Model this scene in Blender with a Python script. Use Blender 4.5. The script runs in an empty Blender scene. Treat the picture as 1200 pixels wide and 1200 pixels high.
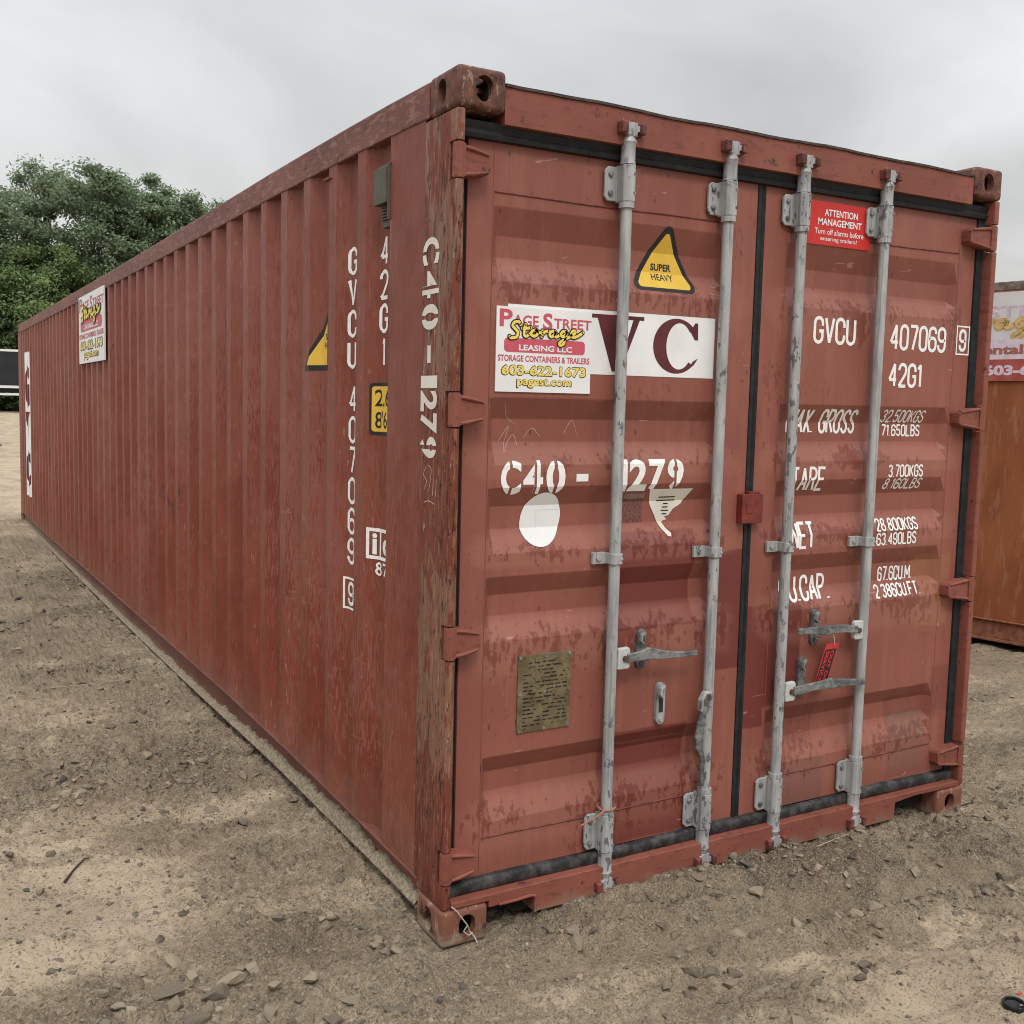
import bpy, bmesh, math, random
import numpy as np
from mathutils import Vector, Matrix
random.seed(7); RNG = np.random.default_rng(11)
SC = bpy.context.scene
COL = SC.collection
R = math.radians
# ------------------------------------------------------------------ camera
cam_d = bpy.data.cameras.new("camera"); cam = bpy.data.objects.new("camera", cam_d); COL.objects.link(cam)
CR = ((0.88141491, -0.47197201, 0.01871293), (0.02567598, 0.08743371, 0.99583939), (0.47164446, 0.87726722, -0.08918373))
CP = (-1.39708177, -2.59319131, 1.64129579)
mw = Matrix.Identity(4)
for i in range(3):
    mw[i][0] = CR[0][i]; mw[i][1] = CR[1][i]; mw[i][2] = -CR[2][i]; mw[i][3] = CP[i]
cam.matrix_world = mw
cam_d.sensor_width = 36; cam_d.lens = 36 * 1196.2 / 1200
cam_d.shift_x = (600 - 526.3) / 1200; cam_d.shift_y = -(600 - 581.87) / 1200
cam_d.clip_start = 0.05; cam_d.clip_end = 3000
SC.camera = cam
# ------------------------------------------------------------------ sky and sun
SUN_EL, SUN_AZ = 52, 200          # azimuth measured from +Y towards +X
w = bpy.data.worlds.new("World"); SC.world = w; w.use_nodes = True
wt = w.node_tree; wt.nodes.clear()
def wn(t, **k):
    n = wt.nodes.new(t)
    for a, b in k.items(): setattr(n, a, b)
    return n
sky = wn("ShaderNodeTexSky", sky_type='NISHITA', sun_disc=False, sun_elevation=R(SUN_EL), sun_rotation=R(SUN_AZ), altitude=50, air_density=1.5, dust_density=3)
bg1 = wn("ShaderNodeBackground"); bg1.inputs[1].default_value = 0.06
wt.links.new(sky.outputs[0], bg1.inputs[0])
tc = wn("ShaderNodeTexCoord"); sep = wn("ShaderNodeSeparateXYZ"); wt.links.new(tc.outputs["Generated"], sep.inputs[0])
def wm(op, a, b=None, c=None, clamp=False):
    n = wn("ShaderNodeMath", operation=op, use_clamp=clamp)
    for i, v in enumerate((a, b, c)):
        if v is None: continue
        if isinstance(v, (int, float)): n.inputs[i].default_value = v
        else: wt.links.new(v, n.inputs[i])
    return n.outputs[0]
zc = wm('MAXIMUM', sep.outputs[2], 0.0)
den = wm('ADD', zc, 0.22)
cx_ = wm('DIVIDE', sep.outputs[0], den); cy_ = wm('DIVIDE', sep.outputs[1], den)
cmb = wn("ShaderNodeCombineXYZ"); wt.links.new(cx_, cmb.inputs[0]); wt.links.new(cy_, cmb.inputs[1])
nz = wn("ShaderNodeTexNoise"); nz.inputs["Scale"].default_value = 0.7; nz.inputs["Detail"].default_value = 5; nz.inputs["Roughness"].default_value = 0.5
nz.inputs["Distortion"].default_value = 0.6
wt.links.new(cmb.outputs[0], nz.inputs["Vector"])
cl = wm('MULTIPLY_ADD', nz.outputs["Fac"], 1.75, 0.125)               # cloud mottling ~1
zs_ = wn("ShaderNodeMapRange", interpolation_type='SMOOTHSTEP'); zs_.inputs[1].default_value = 0.42; zs_.inputs[2].default_value = 1.0
zs_.inputs[3].default_value = 0.79; zs_.inputs[4].default_value = 2.75; wt.links.new(zc, zs_.inputs[0])
lum = zs_.outputs[0]                                                # overcast: zenith brighter than horizon
lum = wm('MULTIPLY', lum, cl)
zr = wn("ShaderNodeMapRange"); zr.inputs[1].default_value = 0.02; zr.inputs[2].default_value = 0.45
zr.inputs[3].default_value = 0; zr.inputs[4].default_value = 1; wt.links.new(sep.outputs[2], zr.inputs[0])
cr = wn("ShaderNodeMix", data_type='RGBA'); cr.inputs[6].default_value = (1.0, 0.985, 0.955, 1); cr.inputs[7].default_value = (0.94, 0.985, 1.03, 1)
wt.links.new(zr.outputs[0], cr.inputs[0])
bg2 = wn("ShaderNodeBackground"); wt.links.new(cr.outputs[2], bg2.inputs[0]); wt.links.new(lum, bg2.inputs[1])
mx = wn("ShaderNodeMixShader"); mx.inputs[0].default_value = 0.93
wt.links.new(bg1.outputs[0], mx.inputs[1]); wt.links.new(bg2.outputs[0], mx.inputs[2])
wo = wn("ShaderNodeOutputWorld"); wt.links.new(mx.outputs[0], wo.inputs[0])
sl = bpy.data.lights.new("sun", 'SUN'); sl.energy = 1.5; sl.angle = R(16); sl.color = (1, 0.95, 0.88)
so = bpy.data.objects.new("sun", sl); COL.objects.link(so); so.location = (0, -5, 20)
sd = Vector((math.sin(R(SUN_AZ)) * math.cos(R(SUN_EL)), math.cos(R(SUN_AZ)) * math.cos(R(SUN_EL)), math.sin(R(SUN_EL))))
so.rotation_euler = (-sd).to_track_quat('-Z', 'Y').to_euler()
SC.view_settings.view_transform = 'Standard'; SC.view_settings.look = 'None'
SC.view_settings.exposure = 0.0; SC.view_settings.gamma = 1.0
SC.cycles.max_bounces = 6; SC.cycles.filter_width = 1.0
# ------------------------------------------------------------------ helpers
class MB:
    def __init__(s): s.v = []; s.f = []; s.m = []
    def add(s, vs, fs, mi=0):
        o = len(s.v); s.v += [tuple(v) for v in vs]
        for f in fs: s.f.append(tuple(i + o for i in f)); s.m.append(mi)
        return s
    def box(s, x0, x1, y0, y1, z0, z1, mi=0):
        vs = [(x, y, z) for z in (z0, z1) for y in (y0, y1) for x in (x0, x1)]
        return s.add(vs, [(0, 2, 3, 1), (4, 5, 7, 6), (0, 1, 5, 4), (2, 6, 7, 3), (0, 4, 6, 2), (1, 3, 7, 5)], mi)
    def tube(s, path, rad, n=12, mi=0, caps=True):
        path = [Vector(p) for p in path]
        if not isinstance(rad, (list, tuple)): rad = [rad] * len(path)
        rings = []; prev = None
        for i, p in enumerate(path):
            t = (path[min(i + 1, len(path) - 1)] - path[max(i - 1, 0)])
            if t.length < 1e-9: t = Vector((0, 0, 1))
            t.normalize()
            if prev is None:
                a = Vector((0, 0, 1)) if abs(t.z) < .9 else Vector((1, 0, 0))
                u = t.cross(a).normalized()
            else:
                u = (prev - t * prev.dot(t)).normalized()
            prev = u; vv = t.cross(u)
            rings.append([p + (u * math.cos(2 * math.pi * k / n) + vv * math.sin(2 * math.pi * k / n)) * rad[i] for k in range(n)])
        vs = [q for r in rings for q in r]; fs = []
        for i in range(len(path) - 1):
            for k in range(n):
                a = i * n + k; b = i * n + (k + 1) % n
                fs.append((a, b, b + n, a + n))
        if caps: fs += [tuple(range(n - 1, -1, -1)), tuple(range((len(path) - 1) * n, len(path) * n))]
        return s.add(vs, fs, mi)
    def bar(s, path, wdir, wid, thk, mi=0):
        """flat bar swept along path; wdir = width direction"""
        path = [Vector(p) for p in path]; wd = Vector(wdir).normalized(); n = len(path)
        if not isinstance(wid, (list, tuple)): wid = [wid] * n
        vs = []; fs = []
        for i, p in enumerate(path):
            t = (path[min(i + 1, n - 1)] - path[max(i - 1, 0)]).normalized()
            nn = t.cross(wd).normalized()
            for a, b in ((-1, -1), (1, -1), (1, 1), (-1, 1)):
                vs.append(p + wd * (a * wid[i] / 2) + nn * (b * thk / 2))
        for i in range(n - 1):
            for k in range(4):
                a = i * 4 + k; b = i * 4 + (k + 1) % 4
                fs.append((a, b, b + 4, a + 4))
        fs += [(3, 2, 1, 0), tuple(range((n - 1) * 4, n * 4))]
        return s.add(vs, fs, mi)
    def prism(s, poly, y0, y1, mi=0, axis='y'):
        """polygon in (x,z) extruded along y (or (y,z) along x, (x,y) along z)"""
        n = len(poly)
        def P(a, b, c): return {'y': (a, c, b), 'x': (c, a, b), 'z': (a, b, c)}[axis]
        vs = [P(a, b, y0) for a, b in poly] + [P(a, b, y1) for a, b in poly]
        fs = [tuple(range(n)), tuple(range(2 * n - 1, n - 1, -1))]
        for i in range(n):
            j = (i + 1) % n; fs.append((i, i + n, j + n, j))
        return s.add(vs, fs, mi)
    def build(s, name, mats, parent=None, bevel=0, smooth=False, angle=40, seg=2, label=None):
        me = bpy.data.meshes.new(name); me.from_pydata(s.v, [], s.f)
        if not isinstance(mats, (list, tuple)): mats = [mats]
        for m in mats: me.materials.append(m)
        me.polygons.foreach_set("material_index", s.m)
        bm = bmesh.new(); bm.from_mesh(me); bmesh.ops.recalc_face_normals(bm, faces=bm.faces); bm.to_mesh(me); bm.free()
        o = bpy.data.objects.new(name, me); COL.objects.link(o)
        if parent: o.parent = parent
        if smooth:
            me.polygons.foreach_set("use_smooth", [True] * len(me.polygons))
            me.set_sharp_from_angle(angle=R(angle))
        if bevel:
            b = o.modifiers.new("bevel", 'BEVEL'); b.width = bevel; b.segments = seg; b.limit_method = 'ANGLE'; b.angle_limit = R(35)
            b.harden_normals = False
        if label: o["label"] = label
        return o
def bake(o):
    dg = bpy.context.evaluated_depsgraph_get(); dg.update()
    me = bpy.data.meshes.new_from_object(o.evaluated_get(dg)); o.modifiers.clear(); old = o.data; o.data = me
    me.name = o.name
    bpy.data.meshes.remove(old)
def boolean(o, cutter_mb):
    c = cutter_mb.build("cutter", bpy.data.materials.get("x") or o.data.materials[0])
    m = o.modifiers.new("b", 'BOOLEAN'); m.operation = 'DIFFERENCE'; m.solver = 'EXACT'; m.object = c
    bake(o); me = c.data; bpy.data.objects.remove(c); bpy.data.meshes.remove(me)
def tag(o, label=None, cat=None, group=None, kind=None):
    if label: o["label"] = label
    if cat: o["category"] = cat
    if group: o["group"] = group
    if kind: o["kind"] = kind
    return o
def empty(name, loc=(0, 0, 0), rz=0):
    e = bpy.data.objects.new(name, None); COL.objects.link(e); e.location = loc; e.rotation_euler = (0, 0, rz); e.empty_display_size = .2
    return e
def interp(x, xs, ys): return float(np.interp(x, xs, ys))
# ------------------------------------------------------------------ node material helper
class NT:
    def __init__(s, name):
        s.m = bpy.data.materials.new(name); s.m.use_nodes = True; s.t = s.m.node_tree; s.t.nodes.clear()
        s.out = s.t.nodes.new("ShaderNodeOutputMaterial"); s.b = s.t.nodes.new("ShaderNodeBsdfPrincipled")
        s.t.links.new(s.b.outputs[0], s.out.inputs[0]); s._c = None
    def n(s, t, **k):
        q = s.t.nodes.new(t)
        for a, b in k.items(): setattr(q, a, b)
        return q
    def put(s, sock, v):
        if v is None: return
        if hasattr(v, "is_output"): s.t.links.new(v, sock)
        elif isinstance(v, tuple) and len(v) == 3 and sock.type == 'RGBA': sock.default_value = (*v, 1)
        else: sock.default_value = v
    @property
    def obj(s):
        if not s._c: s._c = s.n("ShaderNodeTexCoord")
        return s._c.outputs["Object"]
    def scale(s, sx, sy, sz, loc=(0, 0, 0)):
        q = s.n("ShaderNodeMapping"); s.t.links.new(s.obj, q.inputs[0]); q.inputs[3].default_value = (sx, sy, sz); q.inputs[1].default_value = loc
        return q.outputs[0]
    def noise(s, vec=None, scale=5, detail=3, rough=.5, dist=0):
        q = s.n("ShaderNodeTexNoise"); s.put(q.inputs["Vector"], vec or s.obj); q.inputs["Scale"].default_value = scale
        q.inputs["Detail"].default_value = detail; q.inputs["Roughness"].default_value = rough; q.inputs["Distortion"].default_value = dist
        return q.outputs["Fac"]
    def voro(s, vec=None, scale=5, rand=1.0, out="Distance", feature='F1'):
        q = s.n("ShaderNodeTexVoronoi", feature=feature); s.put(q.inputs["Vector"], vec or s.obj); q.inputs["Scale"].default_value = scale
        q.inputs["Randomness"].default_value = rand
        return q.outputs[out]
    def math(s, op, a, b=None, c=None, clamp=False):
        q = s.n("ShaderNodeMath", operation=op, use_clamp=clamp)
        for i, v in enumerate((a, b, c)): s.put(q.inputs[i], v)
        return q.outputs[0]
    def ss(s, v, a, b, lo=0, hi=1):
        q = s.n("ShaderNodeMapRange", interpolation_type='SMOOTHSTEP'); s.put(q.inputs[0], v)
        q.inputs[1].default_value = a; q.inputs[2].default_value = b; q.inputs[3].default_value = lo; q.inputs[4].default_value = hi
        return q.outputs[0]
    def mix(s, f, a, b, mode='MIX'):
        q = s.n("ShaderNodeMix", data_type='RGBA', blend_type=mode); s.put(q.inputs[0], f); s.put(q.inputs[6], a); s.put(q.inputs[7], b)
        return q.outputs[2]
    def sep(s, v=None):
        q = s.n("ShaderNodeSeparateXYZ"); s.put(q.inputs[0], v or s.obj); return q.outputs
    def attr(s, name):
        return s.n("ShaderNodeAttribute", attribute_name=name).outputs
    def boxmask(s, ax, a0, a1, z0, z1, soft=.004, wob=None):
        xyz = s.sep(); a = xyz[ax]; z = xyz[2]
        if wob is not None:
            a = s.math('ADD', a, wob); z = s.math('ADD', z, wob)
        m = s.math('MULTIPLY', s.ss(a, a0 - soft, a0 + soft), s.ss(a, a1 - soft, a1 + soft, 1, 0))
        m = s.math('MULTIPLY', m, s.ss(z, z0 - soft, z0 + soft))
        return s.math('MULTIPLY', m, s.ss(z, z1 - soft, z1 + soft, 1, 0))
    def bump(s, h, dist=.002, strength=1.0):
        q = s.n("ShaderNodeBump"); s.put(q.inputs["Height"], h); q.inputs["Distance"].default_value = dist; q.inputs["Strength"].default_value = strength
        s.t.links.new(q.outputs[0], s.b.inputs["Normal"])
    def done(s, col, rough=.6, metal=0, spec=.35):
        s.put(s.b.inputs["Base Color"], col); s.put(s.b.inputs["Roughness"], rough); s.b.inputs["Metallic"].default_value = metal
        s.put(s.b.inputs["Specular IOR Level"], spec)
        return s.m
MAT = {}
def plain(name, col, rough=.6, metal=0, var=.15, sc=30, spec=.35):
    if name in MAT: return MAT[name]
    k = NT(name); n = k.noise(scale=sc, detail=4)
    d = tuple(c * (1 - var) for c in col); l = tuple(min(1, c * (1 + var)) for c in col)
    MAT[name] = k.done(k.mix(k.ss(n, .3, .7), d, l), rough, metal, spec); return MAT[name]

def mat_side():
    k = NT("weathered_side_paint"); z = k.sep()[2]
    st = k.noise(k.scale(1, 1, .17), scale=105, detail=5, rough=.58, dist=.3)
    st2 = k.noise(k.scale(1, 1, .26, (3, 1, 5)), scale=60, detail=5, rough=.7)
    big = k.noise(k.scale(1, 1, .6), scale=1.1, detail=4, rough=.6); big2 = k.noise(k.scale(1, 1, .35), scale=3.5, detail=4, rough=.6)
    red = k.mix(k.ss(big2, .38, .62), (.168, .034, .018), (.210, .048, .026)); pink = k.mix(k.ss(big, .35, .65), (.190, .056, .038), (.222, .072, .049))
    th = k.math('ADD', k.math('MULTIPLY_ADD', k.ss(z, .3, 2.5), .16, -.075), k.math('ADD', k.math('MULTIPLY_ADD', big, .55, -.275), k.math('MULTIPLY_ADD', big2, .30, -.15)))
    base = k.mix(k.ss(k.math('ADD', st, th), .47, .545), red, pink)
    fl = k.math('MULTIPLY', k.ss(st2, .60, .66), k.ss(big2, .42, .58)); base = k.mix(k.math('MULTIPLY', fl, .6), base, (.33, .165, .125))
    dk = k.ss(k.noise(k.scale(1, 1, .12, (9, 2, 1)), scale=70, detail=5, rough=.65), .57, .63); base = k.mix(k.math('MULTIPLY', dk, .30), base, (.088, .022, .014))
    rs = k.ss(k.noise(k.scale(1, 1, .6), scale=6, detail=9, rough=.78), .635, .665); base = k.mix(k.math('MULTIPLY', rs, .85), base, (.045, .018, .011))
    sc_ = k.math('MULTIPLY', k.ss(k.noise(k.scale(1, .12, 1, (2, 2, 2)), scale=34, detail=3, dist=1.2), .665, .68), k.ss(big, .5, .6)); base = k.mix(k.math('MULTIPLY', sc_, .22), base, (.36, .22, .17))
    wob = k.math('MULTIPLY_ADD', k.noise(scale=6, detail=3), .5, -.25)
    sc = k.boxmask(1, 3.2, 5.6, 1.02, 1.15, .06, wob); sc = k.math('MULTIPLY', sc, k.ss(k.noise(k.scale(1, 1, .6), scale=14, detail=6, rough=.65), .52, .60))
    base = k.mix(k.math('MULTIPLY', sc, .7), base, (.05, .02, .014))
    low = k.math('MULTIPLY', k.ss(k.math('ADD', z, k.math('MULTIPLY_ADD', k.noise(scale=9, detail=6, rough=.7), .5, -.25)), .14, .42, 1, 0), .30); base = k.mix(low, base, (.20, .125, .080))
    k.bump(k.math('ADD', k.math('MULTIPLY', st, .7), k.math('ADD', k.math('MULTIPLY', st2, .5), k.math('MULTIPLY', k.noise(scale=3.5, detail=2), 11.0))), .0022, .7)
    return k.done(base, k.ss(st, .35, .6, .42, .62), spec=.32)
def mat_post():
    k = NT("peeling_post_paint"); z = k.sep()[2]
    st = k.noise(k.scale(1, 1, .10), scale=110, detail=6, rough=.68, dist=.4)
    st2 = k.noise(k.scale(1, 1, .16, (2, 4, 1)), scale=75, detail=6, rough=.72, dist=.6)
    big = k.noise(k.scale(1, 1, .35), scale=7, detail=6, rough=.65)
    wob = k.math('MULTIPLY_ADD', k.noise(k.scale(1, 1, .4), scale=12, detail=5, rough=.7), .5, -.25)
    red = (.165, .040, .024); tan = k.mix(k.ss(z, .6, 2.2), (.215, .100, .060), (.198, .098, .070))
    rz = k.math('ADD', k.boxmask(1, -.1, .3, 1.16, 1.66, .02, wob), k.ss(k.math('ADD', z, wob), .25, .75, 1, 0), clamp=True)
    f = k.ss(k.math('ADD', big, k.math('MULTIPLY', rz, .22)), .475, .53)
    c = k.mix(f, tan, red)
    c = k.mix(k.math('MULTIPLY', k.ss(st, .38, .47, 1, 0), .55), c, (.30, .175, .115))
    c = k.mix(k.math('MULTIPLY', k.ss(st, .52, .60), .5), c, (.13, .050, .030))
    cr = k.ss(st2, .575, .605); c = k.mix(k.math('MULTIPLY', cr, .9), c, (.040, .016, .010))
    rs = k.ss(k.noise(k.scale(1, 1, .5), scale=15, detail=8, rough=.78), .60, .63); c = k.mix(k.math('MULTIPLY', rs, .9), c, (.045, .020, .012))
    lt = k.ss(k.noise(k.scale(1, 1, .25, (7, 7, 7)), scale=45, detail=6, rough=.75), .63, .665); c = k.mix(k.math('MULTIPLY', lt, .7), c, (.46, .34, .24))
    mud = k.math('MULTIPLY', k.ss(k.math('ADD', z, k.math('MULTIPLY', k.noise(scale=14, detail=4), .10)), .09, .15, 1, 0), .6); c = k.mix(mud, c, (.27, .20, .14))
    k.bump(k.math('SUBTRACT', k.math('MULTIPLY', st, .5), k.math('MULTIPLY', cr, 1.0)), .003, .8)
    return k.done(c, .7, spec=.25)
def mat_door(name, right=False):
    k = NT(name)
    a = k.attr("wet")[2]
    big = k.noise(scale=2.1, detail=3); fine = k.noise(scale=90, detail=3)
    c = k.mix(k.ss(big, .3, .7), (.224, .069, .047), (.268, .086, .060))
    c = k.mix(k.math('MULTIPLY', k.ss(fine, .3, .7), .25), c, (.20, .068, .052))
    vs_ = k.noise(k.scale(1, 1, .12, (1, 1, 1)), scale=14, detail=6, rough=.7); c = k.mix(k.math('MULTIPLY', k.ss(vs_, .50, .64), .35), c, (.30, .112, .081)); c = k.mix(k.math('MULTIPLY', k.ss(vs_, .36, .48, 1, 0), .35), c, (.19, .060, .045))
    # fresh repaint patches
    wob = k.math('MULTIPLY_ADD', k.noise(scale=5, detail=2), .03, -.015)
    dark = (.135, .024, .019); mid = (.185, .052, .038); org = (.27, .105, .055)
    if not right:
        P = [(.64, .985, .905, 1.235, dark, .85), (1.066, 1.215, .735, 1.155, dark, .9), (.64, .985, .525, .57, dark, .85), (.62, .99, .185, .52, dark, .80), (.2, .5, .20, .25, mid, .25)]
    else:
        P = [(1.23, 1.335, .50, .945, dark, .88), (1.335, 1.505, .575, .925, dark, .95), (1.40, 1.62, .40, .60, mid, .5), (2.14, 2.335, .80, 1.085, org, .85), (2.02, 2.30, .19, .52, mid, .55), (2.26, 2.40, .43, .62, mid, .6),
             (1.36, 1.66, .16, .345, (.16, .07, .055), .75), (2.04, 2.24, .315, .45, (.15, .075, .05), .75), (2.04, 2.25, .215, .30, (.165, .08, .055), .7)]
    for x0, x1, z0, z1, col, f in P:
        c = k.mix(k.math('MULTIPLY', k.boxmask(0, x0, x1, z0, z1, .004, wob), f), c, col)
    # rain runs: darker wet paint creeping up from each pressed slope and down below it
    n1 = k.noise(k.scale(1, 1, .60), scale=48, detail=5, rough=.66)
    n2 = k.noise(k.scale(1, 1, .10, (5, 5, 5)), scale=60, detail=3, rough=.6)
    n3 = k.noise(scale=3.2, detail=3, rough=.6)
    nn = k.math('ADD', k.math('MULTIPLY', n1, .65), k.math('MULTIPLY', n2, .35))
    e = k.math('ADD', k.math('MULTIPLY_ADD', nn, 4.6, -2.3), k.math('MULTIPLY_ADD', n3, 3.2, -1.6))
    e = k.math('ADD', e, k.math('MULTIPLY', a, .82))
    wet = k.ss(e, .60, .86)
    c = k.mix(k.math('MULTIPLY', wet, .50), c, (.130, .032, .024))
    dust = k.math('MULTIPLY', k.ss(a, .02, .5), k.ss(wet, 0, 1, .32, 0)); c = k.mix(dust, c, (.34, .148, .108))
    # speckle drops
    vv = k.voro(k.scale(1, 1, .55), scale=42); vz = k.voro(k.scale(1, 1, .55), scale=42, out="Color")
    sp = k.math('MULTIPLY', k.ss(k.math('ADD', vv, k.math('MULTIPLY', k.sep(vz)[2], .18)), .20, .26, 1, 0), k.ss(k.sep(vz)[0], .58, .60))
    sp = k.math('MULTIPLY', sp, k.ss(k.noise(scale=3.5, detail=2), .44, .54))
    c = k.mix(k.math('MULTIPLY', sp, .7), c, (.085, .026, .021))
    rs = k.ss(k.noise(scale=9, detail=9, rough=.8), .655, .675); c = k.mix(rs, c, (.06, .022, .014))
    scr = k.ss(k.noise(k.scale(.25, 1, 1, (1, 0, 2)), scale=30, detail=2, dist=1.5), .735, .75); c = k.mix(k.math('MULTIPLY', scr, .5), c, (.42, .28, .23))
    k.bump(k.noise(scale=5, detail=3), .012, .3)
    return k.done(c, k.ss(wet, 0, 1, .52, .34), spec=.4)
def mat_frame():
    k = NT("red_frame_paint"); big = k.noise(scale=3, detail=4); z = k.sep()[2]
    c = k.mix(k.ss(big, .3, .7), (.192, .056, .037), (.245, .076, .053))
    st = k.noise(k.scale(.35, .35, 1), scale=40, detail=6, rough=.7); c = k.mix(k.math('MULTIPLY', k.ss(st, .53, .62), .6), c, (.12, .04, .028))
    rs = k.ss(k.noise(scale=16, detail=8, rough=.76), .61, .65); c = k.mix(rs, c, (.05, .022, .013))
    mud = k.ss(k.math('ADD', z, k.math('MULTIPLY', k.noise(scale=12, detail=5), .12)), .09, .15, .65, 0); c = k.mix(mud, c, (.24, .17, .115))
    k.bump(st, .002, .5); return k.done(c, .6)
def mat_rail():
    k = NT("side_rail_paint"); big = k.noise(k.scale(1, .4, 1), scale=4, detail=5)
    c = k.mix(k.ss(big, .3, .7), (.135, .045, .034), (.20, .075, .058))
    st = k.noise(k.scale(1, .25, 1), scale=50, detail=5, rough=.7); c = k.mix(k.math('MULTIPLY', k.ss(st, .51, .60), .6), c, (.29, .16, .125))
    st3 = k.noise(k.scale(1, .5, 1, (4, 4, 4)), scale=24, detail=6, rough=.75); c = k.mix(k.math('MULTIPLY', k.ss(st3, .57, .61), .8), c, (.055, .024, .016))
    k.bump(st, .002, .6); return k.done(c, .62)
def mat_casting():
    k = NT("rusty_casting"); n = k.noise(scale=26, detail=7, rough=.7); z = k.sep()[2]
    c = k.mix(k.ss(n, .35, .65), (.075, .030, .021), (.165, .062, .042))
    c = k.mix(k.ss(z, .3, .5, .75, 0), c, (.20, .078, .048))
    c = k.mix(k.math('MULTIPLY', k.ss(k.noise(k.scale(1, 1, .3), scale=40, detail=6, rough=.7), .57, .61), .7), c, (.33, .23, .16))
    c = k.mix(k.ss(k.noise(scale=12, detail=7, rough=.75), .57, .61), c, (.04, .017, .010))
    mud = k.ss(k.math('ADD', z, k.math('MULTIPLY', k.noise(scale=20, detail=6, rough=.7), .16)), .085, .135, .85, 0); c = k.mix(mud, c, (.27, .21, .155))
    k.bump(n, .004, .6); return k.done(c, .7)
def mat_galv():
    k = NT("grey_galvanised_steel"); n = k.noise(k.scale(1, 1, .2), scale=30, detail=5, rough=.6)
    c = k.mix(k.ss(n, .3, .7), (.28, .282, .28), (.43, .427, .42))
    ln = k.noise(k.scale(1, 1, .03, (8, 8, 8)), scale=95, detail=4, rough=.6); c = k.mix(k.math('MULTIPLY', k.ss(ln, .54, .64), .55), c, (.15, .155, .16))
    d = k.noise(k.scale(1, 1, .45, (3, 3, 3)), scale=48, detail=4, rough=.6); reg = k.noise(k.scale(1, 1, .5), scale=3.0, detail=2)
    m = k.math('MULTIPLY', k.ss(d, .56, .60), k.ss(reg, .40, .55)); c = k.mix(k.math('MULTIPLY', m, .85), c, (.085, .09, .095))
    rs = k.ss(k.noise(scale=22, detail=8, rough=.78), .625, .66); c = k.mix(k.math('MULTIPLY', rs, .7), c, (.17, .085, .05))
    k.bump(d, .0015, .4); return k.done(c, k.ss(d, .3, .6, .38, .6), metal=.1, spec=.4)
def mat_lever():
    k = NT("worn_lever_steel"); n = k.noise(k.scale(.6, 1, 1), scale=26, detail=7, rough=.75)
    c = k.mix(k.ss(n, .40, .62), (.085, .088, .09), (.25, .25, .245))
    k.bump(n, .002, .6); return k.done(c, .5, metal=.2)
def mat_rubber(name, col, lo):
    k = NT(name); n = k.noise(k.scale(.5, .5, .5), scale=40, detail=5, rough=.7)
    c = k.mix(k.ss(n, .4, .7), col, lo); k.bump(n, .002, .4); return k.done(c, .6, spec=.3)
def mat_rust_container():
    k = NT("orange_rust_paint"); n = k.noise(k.scale(1, 1, .16), scale=22, detail=6, rough=.68); big = k.noise(k.scale(1, 1, .5), scale=3.5, detail=4)
    c = k.mix(k.ss(big, .35, .65), (.215, .062, .020), (.275, .088, .032))
    c = k.mix(k.math('MULTIPLY', k.ss(n, .54, .60), .5), c, (.32, .15, .085))
    c = k.mix(k.math('MULTIPLY', k.ss(k.noise(k.scale(1, 1, .12, (3, 1, 1)), scale=30, detail=6, rough=.72), .57, .64), .45), c, (.11, .034, .014))
    k.bump(n, .003, .6); return k.done(c, .65)
M_SIDE = mat_side(); M_POST = mat_post(); M_DL = mat_door("left_door_paint"); M_DR = mat_door("right_door_paint", True)
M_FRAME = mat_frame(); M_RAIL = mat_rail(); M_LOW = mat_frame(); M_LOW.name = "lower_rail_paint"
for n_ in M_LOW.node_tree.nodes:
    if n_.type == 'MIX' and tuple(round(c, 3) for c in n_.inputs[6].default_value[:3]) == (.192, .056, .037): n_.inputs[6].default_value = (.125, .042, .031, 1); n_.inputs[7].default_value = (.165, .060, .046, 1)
M_CAST = mat_casting(); M_GALV = mat_galv(); M_LEVER = mat_lever()
M_RUB = mat_rubber("black_rubber", (.010, .011, .013), (.022, .024, .028)); M_RUBD = mat_rubber("dusty_rubber", (.016, .016, .016), (.075, .07, .064))
M_RUSTC = mat_rust_container()
M_WHITE = plain("white_vinyl", (.74, .735, .72), .5, var=.05, sc=8); M_CREAM = plain("yellowed_vinyl", (.66, .62, .54), .5, var=.08, sc=9)
M_LET = plain("white_lettering", (.80, .78, .75), .55, var=.06, sc=50); M_BLACK = plain("black_ink", (.015, .014, .014), .5)
M_YEL = plain("yellow_vinyl", (.68, .43, .055), .45, var=.06, sc=12); M_YELP = plain("pale_yellow_ink", (.80, .60, .11), .5, var=.04); M_PINK = plain("faded_red_ink", (.52, .085, .12), .5, var=.06)
M_RED = plain("bright_red_vinyl", (.52, .025, .022), .42, var=.05); M_MAROON = plain("maroon_ink", (.098, .018, .022), .5, var=.25, sc=14)
M_DARK = plain("dark_gap", (.012, .008, .007), .9); M_HOLE = plain("dark_steel", (.03, .022, .018), .8)  # dark_gap: near-black, the shade of gaps and pockets put into the colour
M_REDP = plain("fresh_red_paint", (.16, .026, .02), .5, var=.2, sc=25); M_BRASS = None
def mat_plate():
    k = NT("aged_brass_plate"); n = k.noise(scale=16, detail=6, rough=.65)
    c = k.mix(k.ss(n, .35, .65), (.125, .095, .048), (.215, .175, .098))
    c = k.mix(k.ss(k.noise(scale=60, detail=5), .58, .68), c, (.07, .05, .025)); k.bump(n, .001, .4); return k.done(c, .5, metal=.35)
M_BRASS = mat_plate()
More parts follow.
